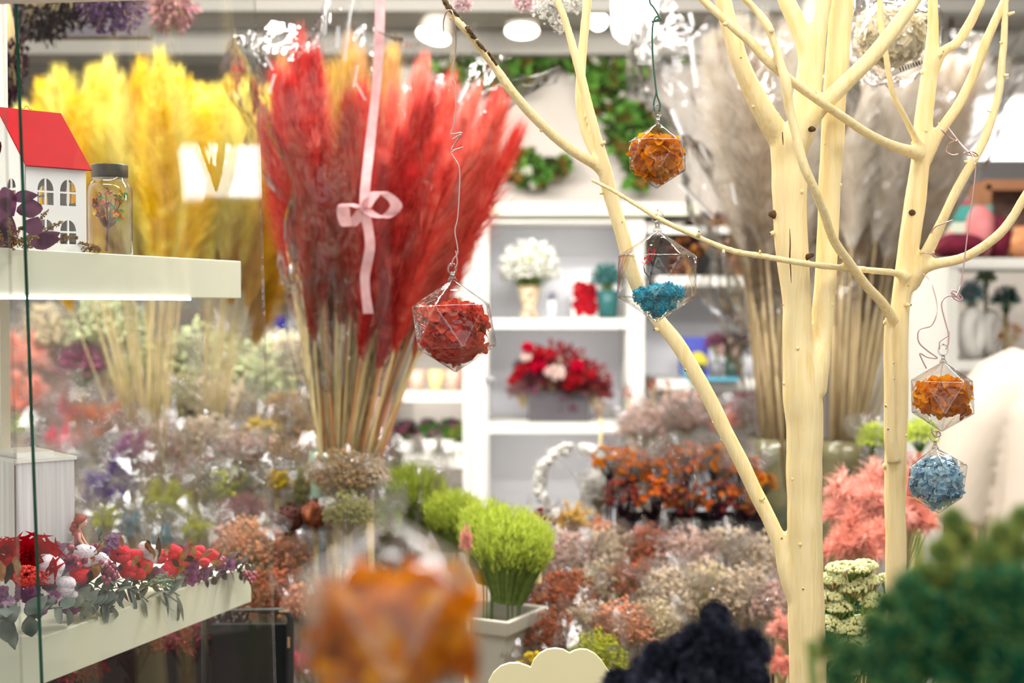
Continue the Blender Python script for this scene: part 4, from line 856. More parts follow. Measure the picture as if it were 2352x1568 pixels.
for i in range(36): s=u(-1,1); m.tube([P(1790+s*22,1060,3.05+u(-.03,.03)),P(1765+s*45,600,3.05+u(-.05,.05))],.0032,5)
m.build('stem_bundle',PST,t)
tl=fantips(1930,2260,lambda x:60+abs(x-2080)*.35,40,19,[0,1,0],.14)+fantips(1950,2200,lambda x:190,50,13,[1,2,0],.1)+fantips(1950,2120,lambda x:340,50,9,[2,2,1],.08)
t,b=fan('pampas_bunch','white feathery pampas bunch wrapped in film right of the trunk',3.5,1935,1000,tl,WPM,PLF,1.4,1.10,PST,Lm=.46,dpy=30)
m=MB(); crumple_sheet(m,P(1965,760,3.5),P(2110,70,3.5),.08,.26,24,44,amp=.05,seedv=6); m.build('cellophane_wrap',CELLO,t)
m=MB()
for i in range(40): s=u(-1,1); m.tube([P(1932+s*26,1060,3.5+u(-.03,.03)),P(1975+s*62,560,3.5+u(-.05,.05))],.0032,5)
m.build('stem_bundle',PST,t)
for x0,y0,x1,y1,w_ in [(1585,90,1600,200,10),(1545,250,1570,310,12),(1560,420,1640,500,9),(1590,60,1584,30,10),(1680,420,1690,470,6),(1608,330,1622,360,7)]:  # highlight streaks laid over the pampas film as pale strips
    a=P(x0,y0,2.9); b=P(x1,y1,2.9); d=(b-a); s=d.cross(V((0,1,0))).normalized()*M2(w_/2,3); m=MB()
    m.add([a-s,a+s+V((0,-.006,0)),b+s+V((0,-.006,0)),b-s,a-V((0,-.003,0)),b-V((0,-.003,0))],[(0,4,5,3),(4,1,2,5)]); m.build('film_highlight',FFM,t)

# ------------------------------------------------------------------ flower bunch kinds (radius 1 heads, centred on the origin)
def dome(): 
    d=rdir(); d.z=abs(d.z)*1.0-.25; return d.normalized()
def k_spray(n=900,seed=0):
    R.seed(100+seed); m=MB()
    for i in range(n):
        d=dome(); c=d*u(.35,1.22)**1.0; rr=u(.035,.085)
        m.octa(c,rr)
        if i%2==0: m.octa(c+rdir()*.08,rr*.9)
        if i%5==0: m.tube([V((0,0,-.9)),c],[.016,.008],3,1,False)
    return m
def k_tuft(n=3600,seed=0):
    R.seed(200+seed); m=MB(); cl=[dome()*u(.15,.78) for _ in range(34)]
    for i in range(n):
        c=R.choice(cl); d=(rdir()+V((0,0,.5))+c*.8).normalized(); m.hair(c*u(.4,1.0),d,u(.16,.38),.034,.15,0,2)
    for c in cl: m.tube([V((0,0,-1)),c*.8],[.02,.012],3,1,False)
    return m
def k_grass(n=2200,seed=0):
    R.seed(300+seed); m=MB()
    for i in range(n):
        a=u(0,2*PI); s=math.sqrt(u(0,1)); b=V((math.cos(a)*s*.35,math.sin(a)*s*.35,-1.6)); e=V((math.cos(a)*s*.95,math.sin(a)*s*.95,u(.15,.9)-.55*s*s)); 
        L=(e-b).length; m.hair(b,e-b,L,.026,.0,1,2)
        for k in range(3): m.hair(lerp(b,e,u(.62,.98)),(e-b).normalized()+rdir()*.45,u(.12,.26),.045,0,0,2)
    return m
def k_heads(n=30,seed=0,petal=9):
    R.seed(400+seed); m=MB()
    for i in range(n):
        d=dome(); c=d*u(.62,.98); rr=u(.15,.22)
        a=d.orthogonal().normalized(); b=d.cross(a)
        for ring in range(2):
            for k in range(petal):
                w=2*PI*k/petal+ring*.3; e=(a*math.cos(w)+b*math.sin(w)); m.leaf(c,e+d*(.25+.5*ring),d,rr*(1-.25*ring),rr*.55,bend=-.2,n=2,mat=0)
        m.ball(c+d*rr*.12,rr*.34,7,4,2,sc=(1,1,.7))
        m.tube([V((0,0,-1)),c],[.02,.012],3,1,False)
    return m
def k_leafy(n=480,seed=0):
    R.seed(500+seed); m=MB()
    for i in range(n):
        d=dome(); c=d*u(.35,.9); m.leaf(c,d+rdir()*.8,rdir(),u(.18,.34),u(.07,.13),n=3)
        if i%8==0: m.tube([V((0,0,-1)),c],[.018,.01],3,1,False)
    return m
def k_bobbles(n=60,seed=0):
    R.seed(600+seed); m=MB()
    for i in range(n):
        d=dome(); c=d*u(.45,.95); rr=u(.09,.15); m.ball(c,rr,8,6,jit=.12); m.tube([V((0,0,-1)),c],[.016,.01],3,1,False)
        for k in range(8): m.hair(c,rdir(),rr*1.3,.03)
    return m
KIND={}
for nm,fn,cnt in [('spray',k_spray,3),('tuft',k_tuft,3),('grass',k_grass,2),('heads',k_heads,3),('leafy',k_leafy,2),('bobbles',k_bobbles,2)]:
    KIND[nm]=[fn(seed=s).mesh(nm,[DUM,STEMS,DUM]) for s in range(cnt)]
R.seed(21)
WR=[]
for s in range(4):
    R.seed(900+s); m=MB(); crumple_sheet(m,(0,0,-2.4),(0,0,1.05),.22,1.18,16,30,amp=.42,seedv=s*3.1,flare=.5)
    WR.append(m.mesh('wrapper',[CELLO]))
PAL={'coral':((246,180,160),(240,152,132),(250,204,188)),'pink':((250,120,146),(240,92,126),(252,160,176)),'orange':((250,146,56),(240,120,36),(252,176,92)),
'plum':((150,80,110),(120,56,84),(176,110,136)),'magenta':((176,70,150),(150,60,140),(200,110,170)),'violet':((84,40,150),(104,60,170),(64,28,120)),'lime':((212,222,100),(188,206,70),(228,238,136)),
'palelime':((196,216,120),(176,204,96)),'palegreen':((208,214,168),(190,198,148),(224,226,190)),'olive':((176,174,120),(156,152,96),(196,194,146)),'yellow':((230,200,40),(214,180,30),(240,216,90)),'yelgreen':((202,208,66),(186,190,50),(216,220,110)),
'blue':((130,176,190),(108,156,176),(160,196,204)),'beige':((234,216,190),(220,198,170),(244,232,212)),'pinkbeige':((232,202,188),(218,182,168),(242,220,208)),'terra':((206,124,90),(188,104,72),(222,150,118)),
'peach':((236,176,140),(226,156,120),(244,200,170)),'maroon':((120,44,50),(146,60,64),(92,34,42)),'brown':((140,84,48),(110,62,36),(160,104,66)),'rust':((222,120,48),(200,92,42),(236,146,60)),'amber':((236,150,30),(222,120,20),(240,176,40)),
'salmon':((250,200,184),(244,168,150),(252,216,204)),'cream':((240,226,190),(226,206,160),(246,238,214)),'red':((190,34,44),(160,24,38),(206,60,66)),'white':((246,244,238),(232,230,222)),'straw':((226,196,120),(214,178,98),(238,212,146)),
'tan':((190,160,120),(168,138,98),(206,182,146)),'dark':((40,26,34),(58,36,44),(30,22,28)),'green':((90,140,60),(66,116,50),(120,164,80)),'mauve':((168,120,124),(148,100,108),(190,146,148)),'teal':((60,120,110),(40,96,92)),'pinegreen':((34,84,60),(50,104,70))}
_pc={}
def pal(c):
    if c not in _pc: _pc[c]=tm('petal_'+c,*PAL[c],scale=26,tr=.35)
    return _pc[c]
CENTRE=tm('flower_centre',(120,84,40),(160,120,60))
def bunch(px,py,rpx,Y,kind,col,zfoot,label,group=None,wrap=True,zs=1.0,second=None,name=None,cat='dried flowers',stemcol=None,wsc=1.0,centre=None):
    if px<700 and kind in('spray','tuft','heads','bobbles'): rpx*=1.28
    c=P(px,py,Y); r=M2(rpx,Y); t=empty(name or 'dried_flower_bunch',(c.x,c.y,zfoot),label,cat,group)
    me=R.choice(KIND[kind]); sm=stemcol or (GSTEM if kind=='grass' else STEMS)
    place('flower_heads' if kind not in('grass',) else 'grass_blades',me,t,c,(u(-.08,.08),u(-.08,.08),u(0,6.28)),(r,r*.85,r*zs),[pal(col),(pal('green') if kind=='leafy' and not stemcol else sm),pal(centre) if centre else CENTRE])
    if second: place('filler_flowers',R.choice(KIND[second[0]]),t,c+V((0,0,-r*.05)),(0,0,u(0,6.28)),(r*.95,r*.8,r*.95*zs),[pal(second[1]),sm,CENTRE])
    m=MB()
    bot=c-V((0,0,r*(1.5 if kind=='grass' else .85)*zs))
    if bot.z>zfoot+.01:
        for i in range(7):
            a=2*PI*i/7; m.tube([V((c.x+math.cos(a)*r*.12,c.y+math.sin(a)*r*.12,zfoot)),bot+V((math.cos(a)*r*.15,math.sin(a)*r*.15,0))],.0018,4)
        m.build('stem',sm,t)
    if wrap: place('wrapper',R.choice(WR),t,c,(u(-.05,.05),u(-.05,.05),u(0,6.28)),(r*wsc,r*.9*wsc,min(r*1.0,(c.z-zfoot)/2.4)))
    return t
# ------------------------------------------------------------------ flower tables
def table(x0,x1,y0,y1,z,label,mat=None,name='flower_table'):
    t=empty(name,((x0+x1)/2,(y0+y1)/2,0),label,'table'); mat=mat or pm('table_'+name+str(int(z*100)),(150,130,116),(128,108,96),rough=.7,scale=3)
    m=MB(); m.box(((x0+x1)/2,(y0+y1)/2,z-.015),(x1-x0,y1-y0,.03)); m.build('table_top',mat,t,False)
    for x in (x0+.04,x1-.04):
        for y in (y0+.04,y1-.04): m=MB(); m.box((x,y,(z-.03)/2),(.04,.04,z-.03)); m.build('leg',mat,t,False)
T1,T2,T3,TM,TB=.68,.84,.96,.62,.74
table(-1.35,-.40,2.06,3.2,T1,'lowest flower table behind the glass case')
table(-1.75,-.45,3.42,3.86,T2,'middle flower table behind the glass case')
table(-2.0,-.55,3.9,4.4,T3,'rear flower table behind the glass case')
table(-.20,.86,2.0,2.84,TM,'wide flower table in the middle of the shop')
table(-.10,.50,2.86,3.3,TB,'rear flower table carrying the orange strawflowers')
B=bunch
R.seed(31)
# rear rows behind the glass
for a in [(50,845,84,4.1,'tuft','coral',T3,'coral feathery bunch at the far left behind the glass, upper'),
 (186,840,60,4.1,'leafy','plum',T3,'dusky plum bunch behind the glass above the orange flowers'),
 (250,760,62,4.15,'spray','palegreen',T3,'pale green spray below the glass ornament reflection'),
 (110,770,50,4.2,'spray','cream',T3,'cream spray bunch under the upper glass shelf'),
 (340,870,60,4.05,'spray','olive',T3,'olive grey spray bunch left of the pale stems'),
 (470,840,70,4.1,'spray','palegreen',T3,'round pale green statice bunch behind the pane'),
 (565,890,76,4.0,'spray','palegreen',T3,'large pale green statice bunch touching the pane edge'),
 (640,850,62,4.1,'spray','cream',T3,'cream statice bunch between pane edge and red grass stems'),
 (50,930,76,3.6,'tuft','coral',T2,'coral feathery bunch at the far left behind the glass, lower'),
 (48,985,36,3.5,'tuft','palelime',T2,'small lime tuft at the far left'),
 (150,965,56,3.6,'tuft','pink',T2,'hot pink tuft bunch, upper left of the orange ones'),
 (205,995,70,3.55,'tuft','orange',T2,'orange tuft bunch left of its orange neighbour'),
 (288,985,68,3.6,'tuft','orange',T2,'orange tuft bunch right of its orange neighbour'),
 (140,1028,52,3.1,'tuft','pink',T1,'hot pink tuft bunch right beside the green glass edge'),
 (325,1015,50,3.1,'tuft','pink',T1,'pink tuft bunch right of the orange ones'),
 (420,940,60,3.6,'spray','olive',T2,'olive beige spray bunch among the pale stems'),
 (500,950,60,3.6,'spray','beige',T2,'beige spray bunch left of the yellow bobbles'),
 (598,1000,48,3.45,'bobbles','yellow',T2,'yellow pompom bunch crossed by the pane edge'),
 (660,985,60,3.55,'spray','tan',T2,'tan spray bunch left of the red grass stems'),
 (112,1075,44,2.9,'tuft','palelime',T1,'pale lime tuft bunch beside the woodgrain box'),
 (170,1140,36,2.85,'spray','beige',T1,'beige spray bunch left of the violet flowers'),
 (305,1065,72,2.8,'tuft','magenta',T1,'mauve purple flower bunch above the violet one'),
 (255,1128,80,2.6,'tuft','violet',T1,'deep violet flower bunch behind the figurine'),
 (390,1050,56,2.9,'spray','pinkbeige',T1,'pinkish beige spray right of the mauve purple flowers'),
 (480,1040,60,2.9,'spray','beige',T1,'beige spray bunch in clear film behind the pane'),
 (560,1070,60,2.85,'spray','pinkbeige',T1,'pinkish beige spray left of the pane edge'),
 (385,1170,70,2.5,'tuft','yelgreen',T1,'yellow green tuft bunch right of the violet flowers'),
 (455,1120,50,2.7,'spray','mauve',T1,'mauve beige spray bunch above the yellow green tufts'),
 (520,1130,50,2.6,'bobbles','yelgreen',T1,'small yellow green pompoms near the pane edge'),
 (580,1110,54,2.62,'heads','brown',T1,'brown flower bunch left of the pane edge'),
 (560,1190,62,2.45,'leafy','mauve',T1,'mauve brown leafy bunch above the garland tip'),
 (300,1215,44,2.35,'tuft','blue',T1,'pale blue tuft bunch above the garland'),
 (240,1200,40,2.3,'tuft','yelgreen',T1,'yellow green tuft right behind the figurine'),
 (375,1240,36,2.3,'tuft','blue',T1,'lower pale blue tuft just above the garland'),
 (455,1225,46,2.3,'tuft','yelgreen',T1,'yellow green tuft above the garland middle'),
 (560,1265,54,2.25,'spray','peach',T1,'peach spray bunch behind the lower shelf end'),
 (640,1300,60,2.3,'spray','peach',T1,'peach spray bunch right of the pane edge'),
 (620,1385,56,2.2,'spray','terra',T1,'terracotta spray bunch over the black board'),
 (700,1400,54,2.15,'spray','peach',T1,'peach spray bunch left of the big blurred ornament'),
 (705,1520,60,2.12,'tuft','pink',T1,'pink tuft bunch right of the black board'),
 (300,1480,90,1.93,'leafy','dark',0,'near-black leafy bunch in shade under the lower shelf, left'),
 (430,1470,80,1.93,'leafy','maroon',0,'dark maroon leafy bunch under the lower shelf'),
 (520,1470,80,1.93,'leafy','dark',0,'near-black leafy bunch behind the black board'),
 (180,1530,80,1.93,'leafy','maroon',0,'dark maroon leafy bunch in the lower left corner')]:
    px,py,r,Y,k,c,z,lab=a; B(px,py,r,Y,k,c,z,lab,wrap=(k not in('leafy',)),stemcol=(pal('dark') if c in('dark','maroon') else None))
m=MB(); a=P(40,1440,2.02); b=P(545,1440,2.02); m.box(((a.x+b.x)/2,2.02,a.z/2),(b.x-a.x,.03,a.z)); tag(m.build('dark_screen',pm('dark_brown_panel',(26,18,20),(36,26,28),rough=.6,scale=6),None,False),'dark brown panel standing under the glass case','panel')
B(775,1100,62,2.28,'spray','tan',T1,'tan statice bunch before the greenish red-grass vase',wrap=True)
B(800,1185,50,2.22,'spray','olive',T1,'olive brown spray bunch left of the pale lime grass',wrap=True)
B(850,1095,44,2.3,'spray','beige',T1,'beige statice bunch right before the greenish vase',wrap=True)
# left of the lime grass: tan statice, seed pods
table(-.62,-.385,3.22,3.4,.9,'small stand behind the seed pods',name='plant_stand')
for a in [(652,1080,50,2.8,'spray','tan','tan spray bunch above the seed pods, left'),(720,1075,52,2.85,'spray','beige','beige spray bunch above the seed pods'),(690,1130,46,2.6,'spray','olive','olive brown spray just above the seed pods')]:
    B(*a[:6],T1,a[6])
B(775,1130,34,2.55,'bobbles','yellow',T1,'mustard yellow pompom head beside the brown seed pods')
B(640,1110,30,2.5,'bobbles','yellow',T1,'mustard pompom head right of the pane edge')
# brown banksia and lotus pods
PODM=pm('pod_brown',(150,80,40),(96,48,30),(180,104,58),rough=.85,scale=60,bump=1,bscale=200)
for i,(px,py,rp,lab) in enumerate([(665,1192,34,'dark brown cone head right of the pane edge'),(725,1182,36,'orange brown cone head in film'),(757,1196,22,'small brown cone head beside the orange brown one')]):
    Y=2.3; c=P(px,py,Y); t=empty('seed_cone',(c.x,Y,T1),lab,'seed cone'); m=MB(); r=M2(rp,Y)
    m.ball(c,r,18,12,jit=.03,sc=(1,1,.85))
    for j in range(200):
        d=rdir(); m.leaf(c+d*r*.93,d+V((0,0,.5)),d,r*.24,r*.18,n=2)
    m.build('cone',PODM if i else pm('pod_dark',(88,44,30),(60,28,22),rough=.85,scale=60),t); m=MB(); m.tube([V((c.x,Y,T1)),c],.005,6); m.build('stem',STEMS,t)
t=empty('dark_bucket',(P(775,1240,2.3).x,2.34,T1),'dark grey bucket below the brown cone heads','bucket'); m=MB(); c=P(745,1215,2.36); m.lathe([(.001,0),(.05,0),(.062,c.z-T1),(.058,c.z-T1),(.047,.01),(.001,.01)],(c.x,2.40,T1),24,cap=False); m.build('body',pm('bucket_grey',(70,74,74),rough=.4),t)
B(875,1045,36,2.7,'leafy','red',TM,'small red leafy sprig behind the lime grass',wrap=True)
# lime grass
bk=empty('planter',(P(1120,1480,2.12).x,2.12,TM),'tapered grey planter with a wide rim holding lime grass','planter')
PLM=pm('planter_grey',(176,172,158),(186,182,168),rough=.5,scale=4)
rz=math.radians(-28); zt=P(1150,1400,2.12).z; cx=P(1128,1400,2.12).x
m=MB(); q=Matrix.Rotation(rz,3,'Z')
def ring(h,z): return [V((cx,2.12,z))+q@V((sx_*h,sy_*h,0)) for sx_,sy_ in((-1,-1),(1,-1),(1,1),(-1,1))]
rs=[ring(.042,TM),ring(.050,zt-.03),ring(.050,zt-.028),ring(.060,zt-.022),ring(.064,zt),ring(.056,zt),ring(.050,zt-.02),ring(.046,zt-.06),ring(.002,zt-.06)]
vs=[x for r_ in rs for x in r_]; m.add(vs,[(4*i+j,4*i+(j+1)%4,4*(i+1)+(j+1)%4,4*(i+1)+j) for i in range(len(rs)-1) for j in range(4)]+[(3,2,1,0)])
o=m.build('body',PLM,bk,False); bv=o.modifiers.new('edge','BEVEL'); bv.width=.003; bv.segments=2
B(1180,1235,104,2.12,'grass','lime',zt-.06,'bright lime grass bunch standing in the grey planter',wrap=False,zs=.9,name='dyed_grass_tuft',cat='dried grass')
B(1120,1210,82,2.16,'grass','lime',zt-.06,'lime grass bunch crowding the left of the grey planter',wrap=False,zs=1.0,name='dyed_grass_tuft',cat='dried grass')
B(945,1120,92,2.5,'grass','lime',TM,'lime grass bunch behind the big blurred ornament',wrap=True,zs=.8,name='dyed_grass_tuft',cat='dried grass',wsc=.8)
B(1040,1170,76,2.4,'grass','lime',TM,'lime grass bunch between the other lime ones',wrap=False,zs=.8,name='dyed_grass_tuft',cat='dried grass')
B(870,1190,60,2.35,'grass','palelime',TM,'pale lime grass left of the big blurred ornament',wrap=True,zs=.8,name='dyed_grass_tuft',cat='dried grass')
B(1072,1250,24,2.0,'tuft','salmon',TM,'slim salmon grass tuft left of the grey planter grass',wrap=False,zs=2.5,name='dyed_grass_tuft',cat='dried grass')
B(1235,1210,44,2.35,'heads','red',TM,'dark red flower bunch just behind the lime grass',wrap=True)
B(1225,1400,50,2.5,'leafy','maroon',TM,'dark maroon foliage right of the grey planter',wrap=True)
B(1315,1200,82,2.75,'tuft','straw',TM,'golden straw feathery bunch before the white wreath',wrap=False,zs=.75)
B(1380,1215,44,2.7,'tuft','peach',TM,'peach feathery bunch beside the golden straw one',wrap=False)
# the beige sea in the middle
SEA=[(1300,1300,62,2.6,'spray','pinkbeige','pinkish beige spray right of the dark maroon foliage'),(1395,1290,64,2.65,'spray','beige','beige spray bunch left of the terracotta ones'),(1490,1285,62,2.65,'spray','terra','terracotta spray bunch below the strawflowers'),(1580,1300,66,2.6,'spray','pinkbeige','pinkish beige spray below the strawflowers'),(1670,1290,62,2.65,'spray','beige','beige spray under the slanting branch'),(1760,1310,64,2.6,'spray','beige','beige spray left of the thick trunk'),
(1300,1390,62,2.35,'spray','terra','terracotta spray bunch beside the grey planter'),(1375,1370,60,2.4,'spray','cream','cream spray bunch between terracotta ones'),(1450,1360,58,2.4,'spray','terra','terracotta spray bunch right of the cream spray'),(1530,1385,62,2.35,'spray','beige','beige spray bunch above the black flower cluster'),(1620,1370,62,2.4,'spray','cream','cream beige spray behind the black flower cluster'),(1710,1380,60,2.35,'spray','beige','beige spray right above the black flowers'),(1790,1400,52,2.3,'spray','pinkbeige','pinkish spray bunch touching the thick trunk'),
(1270,1470,52,2.12,'spray','terra','terracotta spray over the cloud shaped card, left'),(1350,1450,54,2.15,'spray','beige','beige spray over the cloud shaped card'),(1430,1450,56,2.12,'spray','peach','peach spray right of the cloud shaped card'),(1500,1440,50,2.15,'spray','cream','cream spray at the left shoulder of the black flowers'),(1370,1520,54,2.06,'spray','yelgreen','yellowish spray just behind the cloud shaped card'),(1220,1540,46,2.05,'bobbles','yellow','yellow pompom bunch low beside the planter')]
for a in SEA: B(a[0],a[1],a[2]*1.15,*a[3:6],TM,a[6],wsc=1.0)
B(1800,1450,66,2.1,'tuft','salmon',TM,'salmon tuft bunch low between black flowers and trunk',wrap=False)
B(1795,1530,60,2.06,'tuft','coral',TM,'coral tuft bunch at the foot of the trunk',wrap=False)
B(1985,1165,150,2.3,'tuft','salmon',TM,'big salmon pink feathery bunch between the two trees',wrap=False,zs=.95,second=('tuft','salmon'))
B(2085,1185,120,2.34,'tuft','coral',TM,'coral feathery bunch right of the slimmer tree',wrap=False,zs=1.2)
B(1975,1255,130,2.2,'tuft','coral',TM,'lower coral feathery bunch between the two trees',wrap=False,zs=1.0)
B(1960,1380,90,2.25,'tuft','coral',TM,'coral feathery bunch low behind the rice flower',wrap=False)
B(2005,1010,44,2.75,'leafy','lime',TM,'fresh green leafy bunch above the salmon flowers',wrap=True)
B(2112,1000,44,2.7,'leafy','lime',TM,'fresh green leafy bunch right of the slimmer tree',wrap=False)
B(2102,1060,26,2.6,'heads','pink',TM,'small pink flower bunch right of the slimmer tree',wrap=False)
# strawflowers in black trays
STR=[(1400,1060,50,'amber','heads'),(1450,1075,56,'rust','heads'),(1520,1090,58,'rust','heads'),(1575,1065,56,'rust','heads'),(1640,1060,54,'amber','heads'),(1700,1085,56,'rust','heads'),(1745,1110,40,'amber','heads'),(1430,1140,54,'maroon','heads'),(1500,1145,58,'rust','heads'),(1575,1150,60,'brown','heads'),(1650,1150,58,'rust','heads'),(1715,1160,46,'brown','heads')]
labs=['bright amber strawflower bunch at the left end','rust strawflower bunch beside the amber end one','rust strawflower bunch third from the amber end one','rust orange strawflower bunch in the back row, middle','amber orange strawflower bunch left of the slanting branch','rust strawflower bunch crossed by the slanting branch','amber strawflower bunch right of the slanting branch','dark red strawflower bunch at the left of the front row','rust strawflower bunch in the front row above the tray','brown strawflower bunch in the middle of the front row','rust strawflower bunch behind the slanting branch','brown strawflower bunch at the right of the front row']
for (px,py,r,c,k),lab in zip(STR,labs): B(px,py,r,2.95 if py<1120 else 2.9,k,c,TB+.06,lab,wrap=(py<1120 and r>50),second=(('heads','amber') if py<1120 else ('heads','maroon')),stemcol=pal('dark'),centre='amber' if c!='amber' else 'brown',zs=.9)
t=empty('flower_tray',(P(1580,1230,2.93).x,2.93,TB),'long black tray under the strawflowers','tray')
a=P(1425,1230,2.93); b=P(1765,1230,2.93); m=MB(); zc=P(1500,1188,2.93).z
m.box(((a.x+b.x)/2,2.86,(TB+.001+zc)/2),(b.x-a.x,.01,zc-TB-.001)); m.box(((a.x+b.x)/2,3.02,(TB+.001+zc)/2),(b.x-a.x,.01,zc-TB-.001)); m.box((a.x,2.94,(TB+.001+zc)/2),(.01,.17,zc-TB-.001)); m.box((b.x,2.94,(TB+.001+zc)/2),(.01,.17,zc-TB-.001)); m.box(((a.x+b.x)/2,2.94,TB+.006),(b.x-a.x,.16,.01)); m.build('tray_body',BLACKM,t,False)
# film wrapped pink and tan bunches behind the strawflowers
table(-.05,.62,3.45,3.8,.84,'table behind the strawflowers with film wrapped bunches')
for a in [(1480,985,56,3.6,'spray','pinkbeige','pinkish bunch in film behind the strawflowers, left'),(1570,965,60,3.65,'spray','pinkbeige','pale pink bunch in film behind the strawflowers, middle'),(1660,975,58,3.6,'tuft','coral','coral bunch in film behind the strawflowers'),(1725,960,54,3.65,'spray','mauve','mauve grey bunch in film left of the thick trunk')]:
    B(*a[:6],.84,a[6],wsc=1.3)
for px,py,lab in [(1443,905,'small red flower stalk right of the red bouquet'),(1500,890,'red flower stalk with two heads behind the branch'),(1530,893,'red bloom on a thin stalk behind the branch'),(1380,940,'drooping red sprig under the red bouquet'),(1600,1005,'thin red sprig in film above the strawflowers')]:
    B(px,py,15,3.7,'heads','red',.84,lab,wrap=False,zs=1.6)
# white wreath
Y=3.35; c=P(1313,1110,Y); R0=M2(74,Y); wt=empty('white_wreath',(c.x,Y,P(1313,1200,Y).z),'round white twig wreath behind the golden straw bunch','wreath')
m=MB()
for i in range(900):
    a=u(0,2*PI); p=c+V((math.cos(a)*R0*u(.86,1.14)+(.02 if math.cos(a)>0 else 0),u(-.02,.02),math.sin(a)*R0*1.1*u(.88,1.12))); m.octa(p,u(.004,.010))
    if i%3==0: m.hair(p,rdir(),.03,.004)
m.build('twigs',pal('white'),wt); m=MB(); m.box((c.x,Y+.02,(P(0,1200,Y).z+.0)/2),(.02,.02,P(0,1200,Y).z)); m.build('stand_post',WHITE,wt,False)
m=MB(); m.box((c.x,Y+.02,.01),(.2,.14,.02)); m.build('stand_foot',WHITE,wt,False)
B(1375,1130,46,3.05,'spray','white',TB,'white gypsophila bunch left of the strawflowers',wrap=True)
# ------------------------------------------------------------------ white shop shelving against the back wall
YS=4.9
def cabinet(x0,x1,ytop,ybot,Y,shelves,label,depth=.42,wt=36,st=22,back=True,right=True,left=True,mat=SHELFW,zbot=0):
    a=P(x0,ytop,Y); b=P(x1,ytop,Y); t=empty('shelf_unit',((a.x+b.x)/2,Y+depth/2,zbot),label,'shelf unit'); w=M2(wt,Y)
    if left: m=MB(); m.box((a.x+w/2,Y+depth/2,(a.z+zbot)/2),(w,depth,a.z-zbot)); m.build('side_panel',mat,t,False)
    if right: m=MB(); m.box((b.x-w/2,Y+depth/2,(a.z+zbot)/2),(w,depth,a.z-zbot)); m.build('side_panel',mat,t,False)
    if back: m=MB(); m.box(((a.x+b.x)/2,Y+depth-.01,(a.z+zbot)/2),(b.x-a.x,.02,a.z-zbot)); m.build('back_panel',pm('shelf_back',(226,226,232),rough=.6),t,False)
    zs=[]
    for py in shelves:
        p=P(x0,py,Y); h=M2(st,Y); m=MB(); m.box(((a.x+b.x)/2,Y+depth/2-.003,p.z-h/2),(b.x-a.x-2*w*.98,depth,h)); m.build('shelf_board',mat,t,False); zs.append(p.z)
    m=MB(); m.box(((a.x+b.x)/2,Y+depth/2,a.z-.012),(b.x-a.x-.002,depth+.01,.024)); m.build('top_board',mat,t,False)
    m=MB(); m.box(((a.x+b.x)/2,Y+depth/2+.02,zbot+.04),(b.x-a.x-2*w,depth-.06,.08)); m.build('plinth',mat,t,False)
    return t,zs
t1,z1=cabinet(1085,1480,494,1700,YS,[732,972],'tall white shelf unit with the red bouquet on its shelf')
a=P(1060,470,YS); b=P(1600,470,YS); m=MB(); m.box(((a.x+b.x)/2,YS+.2,P(0,482,YS).z),(b.x-a.x,.5,M2(26,YS))); m.build('cornice',CREAM,t1,False)
m=MB(); ps=[P(1108,530,YS-.01),P(1108,1700,YS-.01)]; m.tube(ps,M2(7,YS),8); m.build('edge_profile',WHITE,t1)
m=MB(); p=P(1122,868,YS-.01); m.box(p,(M2(26,YS),.02,M2(10,YS))); m.build('hinge',DARK if 0 else pm('hinge_grey',(190,190,190),metal=.6,rough=.3),t1,False)
for zz,wd in ((P(0,502,YS).z-.03,.46),(z1[0]-.045,.46),(z1[1]-.045,.46)):
    area('shelf_fill_light',(P(1282,0,YS).x,YS+.03,zz),wd,.6,rot=(math.radians(48),0,0),sy=.02)  # added fill that brightens the shelf compartments
t2,z2=cabinet(1482,1800,520,1700,YS+.05,[634,872],'white shelf unit with the brown wreath behind the thick trunk',wt=26,left=False)
t3,z3=cabinet(905,1083,600,1700,YS+.1,[660,900,1052],'white shelf unit left of the red bouquet unit with potted plants',wt=20,left=False,back=False)
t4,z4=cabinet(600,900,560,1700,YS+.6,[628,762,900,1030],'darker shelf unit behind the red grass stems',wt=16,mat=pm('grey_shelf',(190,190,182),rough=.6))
t5,z5=cabinet(2178,2620,592,1700,3.9,[595,828,1060],'white shelf unit at the right with felt hats and ring vases',wt=24,back=False)
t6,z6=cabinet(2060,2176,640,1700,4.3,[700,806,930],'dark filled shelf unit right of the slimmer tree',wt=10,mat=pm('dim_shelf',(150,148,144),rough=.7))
m=MB(); a=P(2100,392,5.15); b=P(2560,392,5.15); m.box(((a.x+b.x)/2,5.2,a.z),(b.x-a.x,.06,M2(50,5.15))); t=m.build('sign_board',pm('dark_sign',(96,92,92),rough=.6),None,False); tag(t,'dark grey band hanging below the bright light box','sign board')
def on(px,Y,zs): p=P(px,0,Y); return V((p.x,Y,zs))
def blob_obj(name,label,cat,fn,loc): pass
